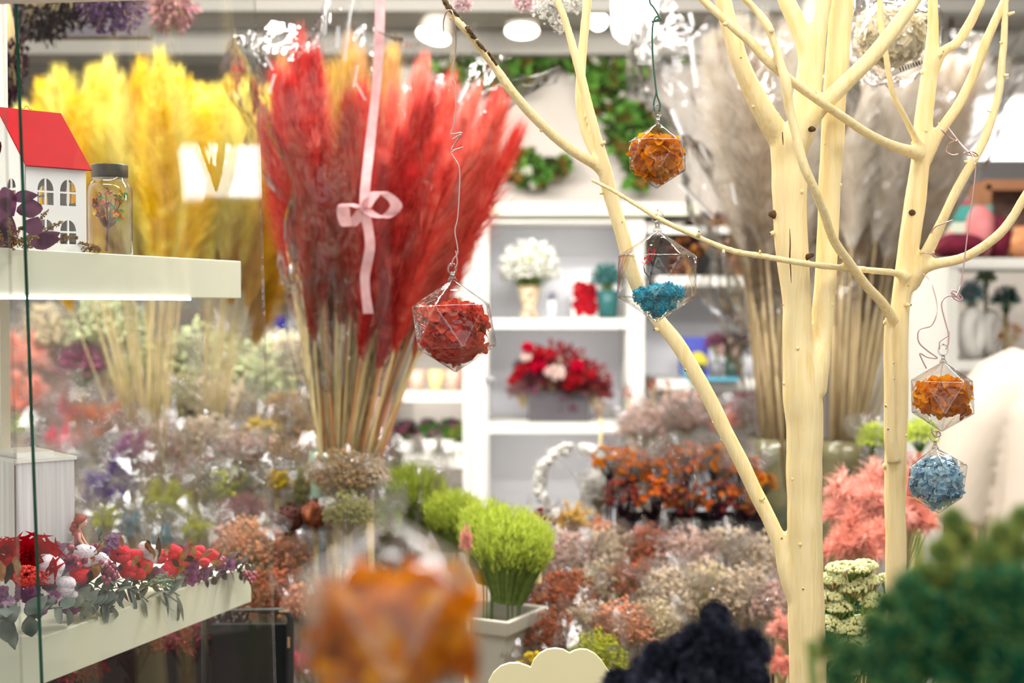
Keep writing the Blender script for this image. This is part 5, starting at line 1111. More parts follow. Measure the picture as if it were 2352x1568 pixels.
# --- things on the unit with the bouquet
def pot(px,Y,z,rp,hp,label,mat,name='flower_pot',flower=None,prof=None,fr=1.3,fh=1.0,kind='tuft',parent=None):
    r=M2(rp,Y); h=M2(hp,Y); c=on(px,Y,z); t=empty(name,c,label,'vase' if 'vase' in name else 'pot')
    m=MB(); pr=prof or [(.001,0),(.75,0),(.85,.5),(1,1),(.92,1),(.8,.55),(.001,.5)]
    m.lathe([(a_*r,b_*h) for a_,b_ in pr],c,20,cap=False); m.build('pot_body',mat,t)
    if flower:
        cc=c+V((0,0,h+M2(fh,Y))); rr=M2(fr,Y); f_=empty('flower_arrangement',c+V((0,0,h*.8)),flower[2],'flowers'); place('flower_heads',R.choice(KIND[kind]),f_,cc,(0,0,u(0,6)),rr,[pal(flower[0]),GSTEM,CENTRE]); 
        if flower[1]: place('filler_flowers',R.choice(KIND['leafy']),f_,cc,(0,0,u(0,6)),rr*.95,[pal(flower[1]),GSTEM,CENTRE])
        m=MB(); m.tube([c+V((0,0,h*.55)),cc],[.006,.004],5); m.build('stem',GSTEM,f_)
    return t
zA,zB=z1; Yi=YS+.14
pot(1216,Yi,zA+.001,26,74,'brown patterned vase with white flowers on the upper shelf',pm('brown_pattern',(140,104,76),(210,190,160),(90,60,44),rough=.4,scale=40),'small_vase',('white','palegreen','white flower spray in the brown patterned vase'),[(.001,0),(.8,0),(.9,.12),(.55,.3),(.95,.75),(1,1),(.9,1),(.8,.8),(.001,.7)],62,34,'spray')
pot(1268,Yi,zA+.001,10,40,'tiny glass bottle with a blue purple bloom',pm('clear_bottle',(210,214,222),rough=.1),'small_vase',('violet',None,'blue purple bloom in the tiny bottle'),None,14,8,'heads')
pot(1398,Yi,zA+.001,28,64,'dark teal pot with pale blue flowers on the upper shelf',pm('teal_pot',(24,72,74),(30,90,90),rough=.4),'flower_pot',('blue','teal','pale blue flowers in the dark teal pot'),None,44,24,'tuft')
c=on(1344,Yi+.1,zA); t=empty('pressed_flower_picture',c,'white frame with dark red pressed flowers beside the teal pot','picture frame'); m=MB(); w_,h_=M2(60,Yi),M2(92,Yi); m.box((c.x,c.y,c.z+h_/2+.001),(w_,.02,h_)); m.build('frame',WHITE,t,False)
m=MB()
for i in range(60): m.floret(V((c.x+u(-.36,.36)*w_,c.y-.014,c.z+h_*(.5+u(-.36,.36)))),V((0,-1,0)),.018,k=5)
m.build('pressed_flowers',pal('red'),t)
# red bouquet in a grey box
t=empty('flower_box',on(1283,Yi,zB),'dark grey square box holding the red bouquet','box'); m=MB(); c=on(1283,Yi,zB+.001); h=M2(68,Yi); w_=M2(136,Yi); m.box((c.x,c.y,c.z+h/2),(w_,.16,h)); o=m.build('box_body',pm('grey_box',(76,72,76),(64,60,64),rough=.6),t,False)
f_=empty('red_bouquet',c+V((0,0,h)),'lush bouquet of red roses and burgundy foliage in the grey box','bouquet')
for px,py,rp,k,col in [(1283,860,80,'leafy','maroon'),(1240,880,60,'leafy','plum'),(1340,885,66,'leafy','maroon'),(1230,850,50,'leafy','dark'),(1370,905,40,'leafy','maroon'),(1200,900,38,'leafy','mauve'),(1300,930,50,'leafy','plum'),(1260,930,40,'leafy','mauve')]:
    place('foliage',R.choice(KIND[k]),f_,P(px,py,Yi-.02),(0,0,u(0,6)),M2(rp,Yi),[pal(col),STEMS,CENTRE])
def rosehead(parent,p,r,mat,name='rose'):
    m=MB(); ax=V((0,-.8,.6)).normalized(); a=ax.orthogonal().normalized(); b_=ax.cross(a)
    for ring,(cnt,rad,op) in enumerate([(3,.2,.2),(5,.5,.6),(6,.85,1.1)]):
        for i in range(cnt):
            w=2*PI*i/cnt+ring; d=a*math.cos(w)+b_*math.sin(w); m.leaf(p+d*r*rad*.4-ax*r*.3,ax+d*op,-d,r*1.0,r*(.8+.2*ring),bend=-.2,n=3,point=.6,fold=-.3)
    m.ball(p-ax*r*.2,r*.5,8,6); m.build(name,mat,parent)
for px,py,rp in [(1212,800,13),(1198,850,13),(1232,838,20),(1262,815,12),(1238,812,12),(1320,870,18),(1326,842,14),(1356,862,12),(1186,866,12),(1290,862,10),(1176,876,10),(1306,885,12)]: rosehead(f_,P(px,py,Yi-.13),M2(rp,Yi)*1.25,tm('bouquet_rose',(206,20,60),(176,10,44)) if px in(1232,1212,1326) else pal('red'))
for px,py,rp in [(1278,858,18),(1208,820,12),(1262,855,12)]: rosehead(f_,P(px,py,Yi-.14),M2(rp,Yi)*1.2,tm('bouquet_white',(236,214,206)),'white_rose')
# --- second unit
zC,zD=z2; Yj=YS+.17
t=empty('twig_wreath',on(1640,Yj,zC),'large brown dried flower wreath lying on the shelf behind the thin branch','wreath'); m=MB()
for i in range(1500):
    a=u(0,PI); rr=u(.45,1.05); p=P(1632+math.cos(a)*94*rr,628-math.sin(a)*132*rr,Yj+u(-.1,.1)); m.octa(p,u(.008,.018),R.choice([0,0,1,2]))
m.build('twigs',[pal('brown'),tm('ochre',(200,140,70),(180,120,60)),pal('dark')],t)
c=on(1597,Yj+.1,zD); t=empty('blue_picture',c,'small blue picture with a yellow round shape standing on the shelf','picture'); w_,h_=M2(68,Yj),M2(92,Yj); m=MB(); m.box((c.x,c.y,c.z+h_/2+.001),(w_,.02,h_)); m.build('canvas',pm('blue_canvas',(64,72,170),(80,90,184),rough=.6),t,False)
m=MB(); m.prism([V((c.x+.012+math.cos(a)*w_*.33,c.y-.012,c.z+h_*.38+math.sin(a)*h_*.26)) for a in [2*PI*i/20 for i in range(20)]],(0,-.003,0)); m.prism([V((c.x-w_*.45,c.y-.0125,c.z+.004)),V((c.x+w_*.2,c.y-.0125,c.z+.004)),V((c.x+w_*.1,c.y-.0125,c.z+h_*.16)),V((c.x-w_*.4,c.y-.0125,c.z+h_*.26))],(0,-.003,0),1)
m.build('painted_shape',[pm('picture_yellow',(222,206,70),rough=.6),pm('picture_teal',(100,160,180),rough=.6)],t,False)
pot(1606,Yj-.06,zD+.001,18,34,'small dark bowl before the blue picture',pm('dark_bowl',(60,64,66),rough=.4))
pot(1688,Yj,zD+.001,24,36,'green glass pot with pale pink flowers and dark foliage',pm('bottle_green',(44,70,60),rough=.3),'flower_pot',('pinkbeige','dark','pale pink flowers with dark foliage in the green glass pot'),None,46,30,'heads')
pot(1650,Yj+.02,zD+.001,12,36,'slim grey bottle with plum foliage',pm('grey_bottle',(130,130,136),rough=.3),'small_vase',('plum',None,'plum foliage in the slim grey bottle'),None,30,40,'leafy')
m=MB(); c=on(1640,Yj-.14,zD); m.box((c.x,c.y,c.z+.005),(M2(110,Yj),.08,.008)); tag(m.build('blue_tray',pm('tray_blue',(80,170,200),rough=.4),None,False),'flat sky blue tray on the shelf edge','tray')
# --- third unit (left)
zE,zF,zG=z3; Yk=YS+.24
pot(985,Yk,zE+.001,20,30,'small pot with bright yellow blooms over the red ornament',pm('pot_white',(220,216,206),rough=.5),'flower_pot',('yellow',None,'bright yellow blooms left of the ornament wire'),None,34,34,'tuft')
t=empty('hanging_foliage',P(1040,560,Yk),'dark olive dried foliage hanging beside the shelf unit','foliage'); 
for px,py,rp,c_ in [(1040,560,56,'dark'),(1060,610,44,'olive'),(1020,620,40,'brown'),(935,660,40,'olive'),(1058,520,40,'dark')]: place('leaves',R.choice(KIND['leafy']),t,P(px,py,Yk),(0,0,u(0,6)),M2(rp,Yk),[pal(c_),STEMS,CENTRE])
m=MB(); m.tube([P(1040,540,Yk),V((P(1040,540,Yk).x,Yk,2.55))],.003,5); m.build('cord',STEMS,t)
for i,(px,col,lab) in enumerate([(955,'red','small red and white striped cup on the left shelf'),(1000,'yellow','small yellow green cup on the left shelf'),(1040,'red','red striped cup nearest the shelf upright')]):
    pot(px,Yk,zF+.001,20,44,lab,pm('cup_%d'%i,*( [(226,110,90),(244,226,206)] if col=='red' else [(206,200,80),(236,226,190)]),rough=.5,scale=60,stretch=(6,6,.5)),'paper_cup')
for px,rp,hp,fc,lab in [(930,16,30,'plum','plum sprig pot on the lowest left shelf'),(985,18,34,'magenta','magenta flowered pot on the lowest left shelf'),(1030,18,34,'magenta','second magenta flowered pot beside the shelf upright'),(1052,16,26,'lime','lime leafed pot below the shelf upright')]:
    pot(px,Yk,zG+.001,rp,hp,'small white pot of the '+lab,WHITE,'flower_pot',(fc,'green' if fc!='plum' else 'dark',lab),None,32,20,'heads' if fc!='lime' else 'leafy')
# dark column
m=MB(); a=P(868,780,4.2); m.lathe([(M2(34,4.2),0),(M2(34,4.2),P(0,770,4.2).z)],(a.x,4.2,0),20); tag(m.build('brown_post',pm('brown_column',(120,88,76),(104,74,64),rough=.7)),'dark brown round post right of the red grass stems','post')
# --- things on the dim unit behind the red stems
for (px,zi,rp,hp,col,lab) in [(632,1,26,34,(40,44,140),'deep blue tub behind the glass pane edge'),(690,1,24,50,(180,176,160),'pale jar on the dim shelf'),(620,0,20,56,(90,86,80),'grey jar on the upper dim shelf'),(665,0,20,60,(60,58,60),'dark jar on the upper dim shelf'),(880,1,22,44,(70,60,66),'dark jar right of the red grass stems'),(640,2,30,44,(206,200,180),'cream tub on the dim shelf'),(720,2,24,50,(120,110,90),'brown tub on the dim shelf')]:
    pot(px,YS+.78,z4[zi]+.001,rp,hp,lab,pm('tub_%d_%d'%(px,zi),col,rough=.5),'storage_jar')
# --- right unit
zH,zI,zJ=z5; Yr=4.05
c=on(2180,Yr+.05,zH); 
m=MB(); m.box((c.x+.02,4.1,zH+.002+M2(42,4.1)),(M2(130,4.1),.2,M2(84,4.1))); tag(m.build('green_box',pm('pale_green_box',(196,212,190),rough=.6),None,False),'pale green box under the teal box','box')
m=MB(); m.box((c.x+.02,4.1,zH+.004+M2(84+18,4.1)),(M2(120,4.1),.2,M2(35,4.1))); tag(m.build('teal_box',pm('teal_box_paint',(60,150,140),rough=.6),None,False),'teal box stacked on the pale green box','box')
m=MB(); m.box((c.x,4.1,zH+.006+M2(84+36+6,4.1)),(M2(70,4.1),.14,M2(10,4.1))); tag(m.build('red_booklet',pm('dull_red',(170,70,90),rough=.6),None,False),'thin dull red booklet on the teal box','booklet')
def felt(px,py,rx,rz_,Y,col,label,name='felt_hat'):
    c=P(px,py,Y); m=MB(); m.ball((c.x,Y,zH+.002+M2(rz_,Y)),1,20,12,sc=(M2(rx,Y),.07,M2(rz_,Y)),jit=.03); tag(m.build(name,pm('felt_%d'%px,*col,rough=.95,scale=14)),label,'fabric flower')
felt(2200,560,68,30,3.97,[(120,24,50),(90,16,38)],'dark maroon felt bundle on the right shelf','maroon_bundle')
felt(2290,540,30,50,3.99,[(110,20,46),(84,14,36)],'upright maroon felt bundle in the middle of the right shelf','maroon_bundle')
felt(2165,530,46,34,4.02,[(226,176,160),(206,150,134)],'dusty pink bundle left on the right shelf','pink_bundle')
felt(2345,560,52,38,3.98,[(222,160,110),(200,130,84),(236,196,160)],'woven tan basket at the right edge','tan_basket')
felt(2250,520,34,62,4.0,[(206,130,130),(190,110,110)],'rose pink bundle before the wooden frame','pink_bundle')
t=empty('wooden_display_box',(P(2310,470,4.2).x,4.2,zH),'brown wooden display box standing on the right shelf','display box'); m=MB(); a=P(2250,428,4.2); b=P(2380,592,4.2)
for x_ in (a.x,b.x): m.box((x_,4.2,(a.z+zH)/2+.001),(.03,.12,a.z-zH))
m.box(((a.x+b.x)/2,4.2,a.z),(b.x-a.x,.12,.03)); m.build('frame_body',pm('frame_wood',(150,104,70),(130,86,56),rough=.6),t,False); m=MB(); m.box(((a.x+b.x)/2,4.25,(a.z+zH)/2),(b.x-a.x-.03,.01,a.z-zH-.03)); m.build('backing',pm('frame_back',(90,64,56),(150,120,104),rough=.7,scale=12),t,False)
# ring vases and blue feathers
def ringvase(px,py,rp,Y,label):
    c=P(px,py,Y); r=M2(rp,Y); c.z=zI+r*1.22+.004; t=empty('ring_vase',(c.x,Y,zI),label,'vase'); m=MB()
    n=28; q=Matrix.Rotation(math.radians(50),3,'Z'); pts=[c+q@V((math.cos(a)*r*.72,0,math.sin(a)*r*.88)) for a in [2*PI*i/n for i in range(n+1)]]; m.tube(pts,r*.36,12,cap=False); m.build('ring',pm('white_ceramic',(240,236,228),rough=.3),t)
ringvase(2232,785,48,4.0,'white ceramic ring vase on the right shelf, front one'); ringvase(2275,785,44,4.15,'white ceramic ring vase on the right shelf, rear one')
B(2230,680,40,4.1,'leafy','blue',zI,'bunch of dusty blue leaves above the ring vase',wrap=False); B(2310,690,36,4.2,'leafy','teal',zI,'teal and green leaves at the right shelf',wrap=False)
B(2320,770,34,4.1,'heads','amber',zI,'pale amber flower bunch behind the shoulder',wrap=False)
B(2265,640,26,4.2,'leafy','green',zI,'green stalks between the blue leaves',wrap=False)
zK,zL,zM_=z6
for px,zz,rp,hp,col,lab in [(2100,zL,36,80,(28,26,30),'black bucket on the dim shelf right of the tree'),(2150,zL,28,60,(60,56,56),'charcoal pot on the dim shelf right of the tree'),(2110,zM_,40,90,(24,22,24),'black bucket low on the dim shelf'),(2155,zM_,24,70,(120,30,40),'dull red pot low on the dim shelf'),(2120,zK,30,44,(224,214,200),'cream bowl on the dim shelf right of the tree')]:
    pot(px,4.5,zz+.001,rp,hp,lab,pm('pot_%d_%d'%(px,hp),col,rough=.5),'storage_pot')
# dark cloth bucket rack between the pampas stems
m=MB(); a=P(1990,760,4.95); m.box((a.x,4.95,P(0,560,4.95).z/2),(M2(140,4.95),.24,P(0,560,4.95).z)); tag(m.build('dark_cabinet',pm('dark_cabinet_paint',(66,60,62),(54,48,50),rough=.6),None,False),'dark cabinet seen between the pampas stems and the slim tree','cabinet')
# ------------------------------------------------------------------ ivy on the wall
IV=[tm('ivy_green',(78,128,50),(104,156,66),(56,96,44),scale=18),tm('ivy_light',(130,180,80),(108,160,70),scale=18),tm('ivy_dark',(48,66,36),(64,74,40),scale=18),tm('ivy_brown',(130,104,50),(96,80,44),scale=18),tm('ivy_flower',(220,220,196),(236,232,214),scale=18)]
def ivy(label,patches,Y=5.62):
    c=P(*patches[0][:2],Y); t=empty('wall_ivy',c,label,'ivy','artificial ivy on the back wall')
    for px,py,rx,ry,n_ in patches:
        m=MB()
        for i in range(n_):
            a=u(0,2*PI); s=math.sqrt(u(0,1)); p=P(px+math.cos(a)*rx*s,py+math.sin(a)*ry*s,Y-u(.01,.08)); k_=R.choice([0,0,0,1,2,2,2,3]+([4] if R.random()<.3 else [])); m.leaf(p,rdir(),V((u(-.6,.6),-1,u(-.2,.8))),u(.03,.07),u(.03,.055),mat=k_,n=3)
        m.build('foliage',IV,t)
ivy('ivy clump spreading above the red grass tips',[(1090,130,90,46,900),(1130,160,50,40,500),(1060,110,60,28,400),(1020,120,40,24,200)])
ivy('ivy clump between the bell lamp and the forked branch',[(1215,118,56,30,500),(1190,170,20,24,120),(1240,110,40,20,200)])
ivy('ivy trail falling from the wall top behind the drum lamp',[(1370,130,70,44,800),(1420,140,66,44,700),(1385,190,40,40,450),(1390,225,22,26,200),(1310,115,36,24,220),(1480,120,24,24,120)])
ivy('ivy trail just left of the amber ornament',[(1440,280,36,34,380),(1430,310,22,28,200),(1480,290,26,18,160),(1465,400,14,26,90),(1450,350,14,34,80)])
ivy('ivy scrap right of the drum lamp',[(1545,90,40,22,280),(1530,80,20,18,100)])
ivy('small lone ivy clump low on the wall left of the fork',[(1210,385,32,26,300),(1180,375,24,20,120),(1235,400,24,14,90),(1280,382,12,6,30)])
# ------------------------------------------------------------------ dried bundles hanging at the top left and blossoms at the top
def hangbunch(px,py,rp,Y,kind,col,label,zs=1,second=None,top=2.55,cat='dried flowers',flip=True):
    c=P(px,py,Y); t=empty('hanging_bunch',(c.x,Y,c.z),label,cat,'bunches hanging from the ceiling'); r=M2(rp,Y)
    place('flower_heads',R.choice(KIND[kind]),t,c,(PI if flip else 0,0,u(0,6)),(r,r,r*zs),[pal(col),STEMS,CENTRE])
    if second: place('filler_flowers',R.choice(KIND[second[0]]),t,c,(PI if flip else 0,0,u(0,6)),(r,r,r*zs),[pal(second[1]),STEMS,CENTRE])
    m=MB(); m.tube([c,V((c.x,Y,top))],.003,5); m.build('cord',STEMS,t)
PAL['dustpurple']=((120,84,130),(96,66,110),(150,112,156)); PAL['blossom']=((246,226,228),(240,206,212)); PAL['gblack']=((34,30,32),(48,40,42))
hangbunch(255,-10,74,2.2,'spray','dustpurple','dusty purple statice bunch hanging over the yellow grass')
hangbunch(180,-20,90,2.4,'leafy','gblack','dark dried leaf bunch hanging behind the purple statice',1.0)
hangbunch(100,10,70,2.45,'leafy','gblack','dark dried leaf bunch hanging beside the green glass edge',1.4)
hangbunch(18,120,44,2.3,'leafy','dark','long dark dried bunch hanging left of the green glass edge',3.0)
hangbunch(395,0,62,2.5,'leafy','mauve','brownish mauve dried bunch hanging right of the purple statice',1.3,('tuft','tan'))
m=MB(); a=P(-100,60,2.9); b=P(345,60,2.9); m.box(((a.x+b.x)/2,2.9,(P(0,88,2.9).z+2.55)/2),(b.x-a.x,.04,2.55-P(0,88,2.9).z)); tag(m.build('dark_valance',pm('valance_grey',(92,86,90),(80,74,80),rough=.8),None,False),'dark grey valance board above the yellow grass','board')
def blossom(px,py,rp,Y,label,col='blossom',n=260,sp=None):
    t=empty('blossom_spray',P(px,py,Y),label,'blossom'); m=MB(); ctr=P(px,py,Y)
    for i in range(n):
        d=rdir(); s=u(0,1)**.6; p=ctr+V((d.x*M2((sp or (rp,rp))[0],Y),d.y*.02,d.z*M2((sp or (rp,rp))[1],Y)))*s; rr=M2(u(2.5,4.5),Y); m.floret(p,rdir(),rr*1.3,k=5) if i%2 else m.octa(p,rr)
    m.build('blossoms',pal(col),t); m=MB(); m.tube([ctr,ctr+V((.01,.01,.12)),ctr+V((.03,.05,.5)),V((ctr.x+.03,ctr.y+.06,2.552))],[.0006,.001,.0015,.0015],5)
    for i in range(6): m.tube([ctr+V((0,0,M2(rp*.8,Y))),ctr+rdir()*M2(rp*.8,Y)],.0005,4)
    m.build('twig',STEMS,t)
blossom(1063,4,24,1.75,'small pink blossom tuft beside the dark tip of the branch'); blossom(1205,2,30,1.75,'pink blossom tuft over the middle bell lamp')
blossom(1262,12,44,1.66,'white blossom cluster left of the upright branch','white',340); blossom(1284,50,26,1.66,'white blossom tip drooping beside the upright branch','white',200,(22,28)); blossom(1322,4,26,1.68,'white blossom tuft right of the upright branch','white',160)
# ------------------------------------------------------------------ near plants: black cluster, green bush, rice flower, cloud card
def puff(m,c,r,n,L,w,mat=0):
    m.ball(c,r*.55,12,9,0,jit=.12)
    for i in range(n):
        d=rdir(); m.leaf(c+d*r*.5,d+rdir()*.7,rdir(),L*u(.6,1.2),w,n=2,mat=R.choice(mat) if isinstance(mat,tuple) else mat)
BLK=tm('black_flower',(56,58,72),(40,42,54),(80,82,98),scale=60,tr=.1)
Yb=.86; bp=empty('black_flower_stem',(P(1600,1560,Yb).x,Yb,TZ),'black dyed clustered flower rising at the bottom edge','dried flowers')
for px,py,rp in [(1643,1418,44),(1600,1462,42),(1560,1490,44),(1660,1480,56),(1722,1480,46),(1745,1500,36),(1510,1510,44),(1620,1530,66),(1700,1540,60),(1560,1550,60),(1480,1545,46),(1420,1570,46),(1740,1560,40),(1500,1590,60),(1650,1600,70),(1385,1600,34)]:
    m=MB(); c=P(px,py,Yb+u(-.03,.03)); r=M2(rp,Yb); puff(m,c,r,420,r*.5,r*.17); m.build('flower_cluster',BLK,bp)
m=MB()
for px,py in [(1640,1500),(1560,1540),(1720,1540),(1480,1570)]: c=P(px,py,Yb); m.tube([c,V((lerp(c.x,bp.location.x,.6),Yb,1.1)),V((bp.location.x,Yb,TZ+.002))],.0016,6)
m.build('stem',BLK,bp)
GRN=[tm('bush_green',(34,104,76),(78,132,80),(20,76,62),scale=24,tr=.35),tm('bush_light',(150,160,70),(104,140,70),(180,176,88),scale=24,tr=.45)]
GB=[tm('bush_dark',(26,84,66)),tm('bush_mid',(70,142,100)),tm('bush_pale',(140,168,92)),tm('bush_tip',(184,184,96))]
Yg=.56; gp=empty('green_dyed_bush',(P(2200,1500,Yg).x,Yg,TZ),'blurred dark green feathery bush with lighter tips close to the lens','dried foliage')
for px,py,rp,k_ in [(2188,1192,34,1),(2205,1235,44,1),(2165,1268,44,1),(2300,1225,46,1),(2330,1260,50,1),(2265,1280,56,1),(2120,1320,40,1),(2180,1330,60,1),(2085,1345,44,0),(2250,1350,70,0),(2330,1350,66,0),(2040,1385,38,0),(2120,1400,66,0),(2200,1430,74,0),(2300,1440,80,0),(2010,1440,36,0),(2070,1460,56,0),(1905,1478,34,0),(1950,1500,42,0),(2010,1520,56,0),(2110,1510,74,0),(2220,1530,80,0),(2330,1540,80,0),(1930,1550,42,0),(2060,1590,70,0),(2350,1190,40,1),(1890,1500,24,1),(2000,1420,24,1),(2350,1440,60,0)]:
    m=MB(); Yq=Yg+u(-.06,.06); c=P(px,py,Yq); r=M2(rp*1.05,Yq); puff(m,c,r*u(.8,1.15),560,r*.5,r*.11,((0,0,1,2) if py>1420 else (0,1,1,2)) if k_==0 else (2,3,1,3)); 
    m.build('foliage_cluster',GB,gp)
m=MB()
for px,py in [(2190,1230),(2300,1260),(2120,1400),(2250,1430),(2000,1500),(1920,1500)]: c=P(px,py+40,Yg)+V((0,.05,0)); m.tube([c,V((lerp(c.x,gp.location.x,.5),Yg+.06,1.15)),V((gp.location.x,Yg,TZ+.002))],[.002,.003,.004],6)
m.build('stem',GSTEM,gp)
RF=pm('rice_flower_bud',(222,222,168),(200,204,140),(236,234,196),rough=.7,scale=200); Yf=1.62
rf=empty('rice_flower_bunch',(P(1960,1500,Yf).x,Yf,TZ),'cream green rice flower bunch between the trunks','dried flowers')
for px,py,rx,ry,n_ in [(1950,1300,52,14,260),(1915,1325,30,22,200),(1985,1295,30,14,160),(2010,1375,28,30,220),(2035,1325,22,10,80),(1925,1390,30,18,160),(1905,1430,30,26,160),(1975,1430,36,26,220),(2005,1460,26,24,140),(1960,1480,40,30,200),(2110,1350,22,12,90),(2180,1415,28,16,90),(2170,1480,30,20,90),(1900,1500,26,26,100),(1960,1345,34,18,180),(1910,1365,24,16,120),(2000,1330,24,14,110),(2015,1420,26,20,160),(1945,1440,30,22,160),(1940,1530,34,24,160),(2000,1510,34,24,160),(2090,1400,24,18,120),(2130,1450,30,20,120),(2080,1480,30,22,120)]:
    m=MB(); ctr=P(px,py,Yf)
    for i in range(n_):
        d=rdir(); p=ctr+V((d.x*M2(rx,Yf),d.y*M2(rx,Yf)*.8,abs(d.z)*M2(ry,Yf)*1.1-M2(ry*.5,Yf))); m.ball(p,M2(u(3.4,5.0),Yf),6,4)
        if i%8==0: m.tube([p,ctr-V((0,0,M2(40,Yf)))],.0005,4,1)
    m.tube([ctr-V((0,0,M2(40,Yf))),V((rf.location.x,Yf,TZ+.002))],.0016,5,1)
    m.build('bud_cluster',[RF,GSTEM],rf)
for px,py,rp in [(1930,1420,60),(1990,1450,60),(1950,1520,70),(2020,1400,44),(1910,1490,50)]:
    place('leaves',R.choice(KIND['leafy']),rf,P(px,py,Yf+.03),(0,0,u(0,6)),M2(rp,Yf),[pal('pinegreen'),GSTEM,CENTRE])
# cloud-shaped card
Yc=1.30; m=MB(); cl=[]
arcs=[((1176,1582),60,200,20,8),((1271,1563),75,165,40,10),((1342,1561),68,118,-5,10)]
for (cx_,cy_),rp,a0,a1,n_ in arcs:
    for i in range(n_+1):
        a=math.radians(lerp(a0,a1,i/n_)); cl.append((cx_+rp*math.cos(a),cy_-rp*math.sin(a)))
# clean outline: keep points that are not inside a later bump
pts=[(1118,1600),(1122,1565),(1133,1545),(1150,1530),(1170,1523),(1192,1523),(1210,1529),(1219,1533),(1226,1516),(1238,1502),(1256,1492),(1275,1489),(1294,1492),(1308,1500),(1318,1495),(1332,1491),(1348,1492),(1366,1501),(1382,1517),(1394,1536),(1404,1548),(1420,1552),(1436,1565),(1444,1590),(1446,1620)]
poly=[P(x,y,Yc) for x,y in pts]; zb=TZ+.001
poly=[V((poly[0].x,Yc,zb))]+poly+[V((poly[-1].x,Yc,zb))]
m.prism(poly,(0,.005,0)); o=m.build('cloud_card',pm('pale_yellow_card',(236,226,176),(240,230,184),rough=.55,scale=5),None,False); tag(o,'pale yellow cloud shaped card at the bottom edge','card')
# ------------------------------------------------------------------ person at the right edge
Yp=3.0; X0=P(2478,800,Yp).x; pr=empty('person',(X0,Yp,0),'person in a plain cream T-shirt standing at the right edge','person')
SHIRT=pm('cream_tshirt',(204,192,176),(196,184,168),rough=.9,scale=3,bump=.15,bscale=60); TROU=pm('grey_trousers',(96,98,104),rough=.9); SKN=pm('skin',(224,180,156),rough=.6); HR=pm('dark_hair',(40,30,26),(60,44,36),rough=.6,scale=60,stretch=(6,6,.6)); SHO=pm('shoe',(230,230,228),rough=.6)
def loft(m,secs,n=24,mat=0,cap=True):
    vs=[]
    for cx_,cy_,cz_,rx_,ry_,tx,ty in secs:
        for j in range(n):
            a=2*PI*j/n; vs.append(V((cx_+rx_*math.cos(a),cy_+ry_*math.sin(a),cz_+tx*math.cos(a)+ty*math.sin(a))))
    k=len(secs); fs=[(i*n+j,i*n+(j+1)%n,(i+1)*n+(j+1)%n,(i+1)*n+j) for i in range(k-1) for j in range(n)]
    if cap: fs+=[tuple(range(n-1,-1,-1)),tuple((k-1)*n+j for j in range(n))]
    m.add(vs,fs,mat)
# body: one skinned surface over a connected skeleton
def skin_body(parent):
    vs=[];es=[];rs=[]
    def v(x,y,z,rx,ry=None): vs.append((X0+x,Yp+y,z)); rs.append((rx,ry or rx)); return len(vs)-1
    def e(a,b): es.append((a,b))
    pel=v(0,0,.92,.15,.11); wa=v(0,0,1.06,.125,.10); ch=v(0,0,1.24,.15,.11); sh=v(0,.01,1.36,.10,.08); nk=v(0,.01,1.42,.052); nk2=v(0,-.005,1.47,.05); hd=v(0,-.01,1.54,.072,.08); h2=v(0,-.01,1.61,.082,.092); h3=v(0,-.005,1.68,.06,.07)
    for a,b in [(pel,wa),(wa,ch),(ch,sh),(sh,nk),(nk,nk2),(nk2,hd),(hd,h2),(h2,h3)]: e(a,b)
    for s in (-1,1):
        s1=v(s*.15,.01,1.345,.055); el=v(s*.235,.03,1.09,.040); fr=v(s*.245,.0,.96,.036); wr=v(s*.245,-.03,.85,.026); pa=v(s*.245,-.045,.79,.034,.018)
        for a,b in [(sh,s1),(s1,el),(el,fr),(fr,wr),(wr,pa)]: e(a,b)
        for k,(dx,L_) in enumerate([(-.024,.068),(-.008,.078),(.008,.074),(.022,.058)]):
            f1=v(s*.245+dx*.2,-.05+dx,.745,.010); f2=v(s*.243+dx*.2,-.045+dx,.745-L_*.5,.0085); f3=v(s*.238+dx*.2,-.035+dx,.745-L_,.0075); e(pa,f1); e(f1,f2); e(f2,f3)
        t1_=v(s*.235,-.085,.79,.011); t2_=v(s*.232,-.10,.755,.009); e(wr,t1_); e(t1_,t2_)
        hp=v(s*.09,0,.88,.095); kn=v(s*.10,-.01,.48,.060); ca=v(s*.10,.015,.34,.055); an=v(s*.10,.02,.085,.038); to=v(s*.11,-.12,.035,.034)
        for a,b in [(pel,hp),(hp,kn),(kn,ca),(ca,an),(an,to)]: e(a,b)
    me=bpy.data.meshes.new('body'); me.from_pydata(vs,es,[]); me.materials.append(SKN)
    o=bpy.data.objects.new('body',me); COL.objects.link(o); o.parent=parent; o.matrix_parent_inverse=parent.matrix_basis.inverted()
    md=o.modifiers.new('skin','SKIN'); md.use_smooth_shade=True
    for i,s in enumerate(me.skin_vertices[0].data): s.radius=rs[i]; s.use_root=(i==0)
    sb=o.modifiers.new('sub','SUBSURF'); sb.levels=1; sb.render_levels=1
skin_body(pr)
m=MB(); zt_=P(2352,800,Yp).z
loft(m,[(X0,Yp,.86,.20,.14,0,0),(X0,Yp,.95,.195,.14,0,0),(X0,Yp,1.08,.185,.135,0,0),(X0,Yp,1.20,.19,.135,0,0),(X0,Yp,1.28,.195,.13,0,0),(X0,Yp,1.335,.185,.11,-.006,0),(X0,Yp,1.365,.15,.10,-.02,0),(X0,Yp,1.395,.10,.085,-.012,-.004),(X0,Yp,1.412,.078,.074,0,-.006),(X0,Yp,1.416,.070,.068,0,-.006)],32,0,True)
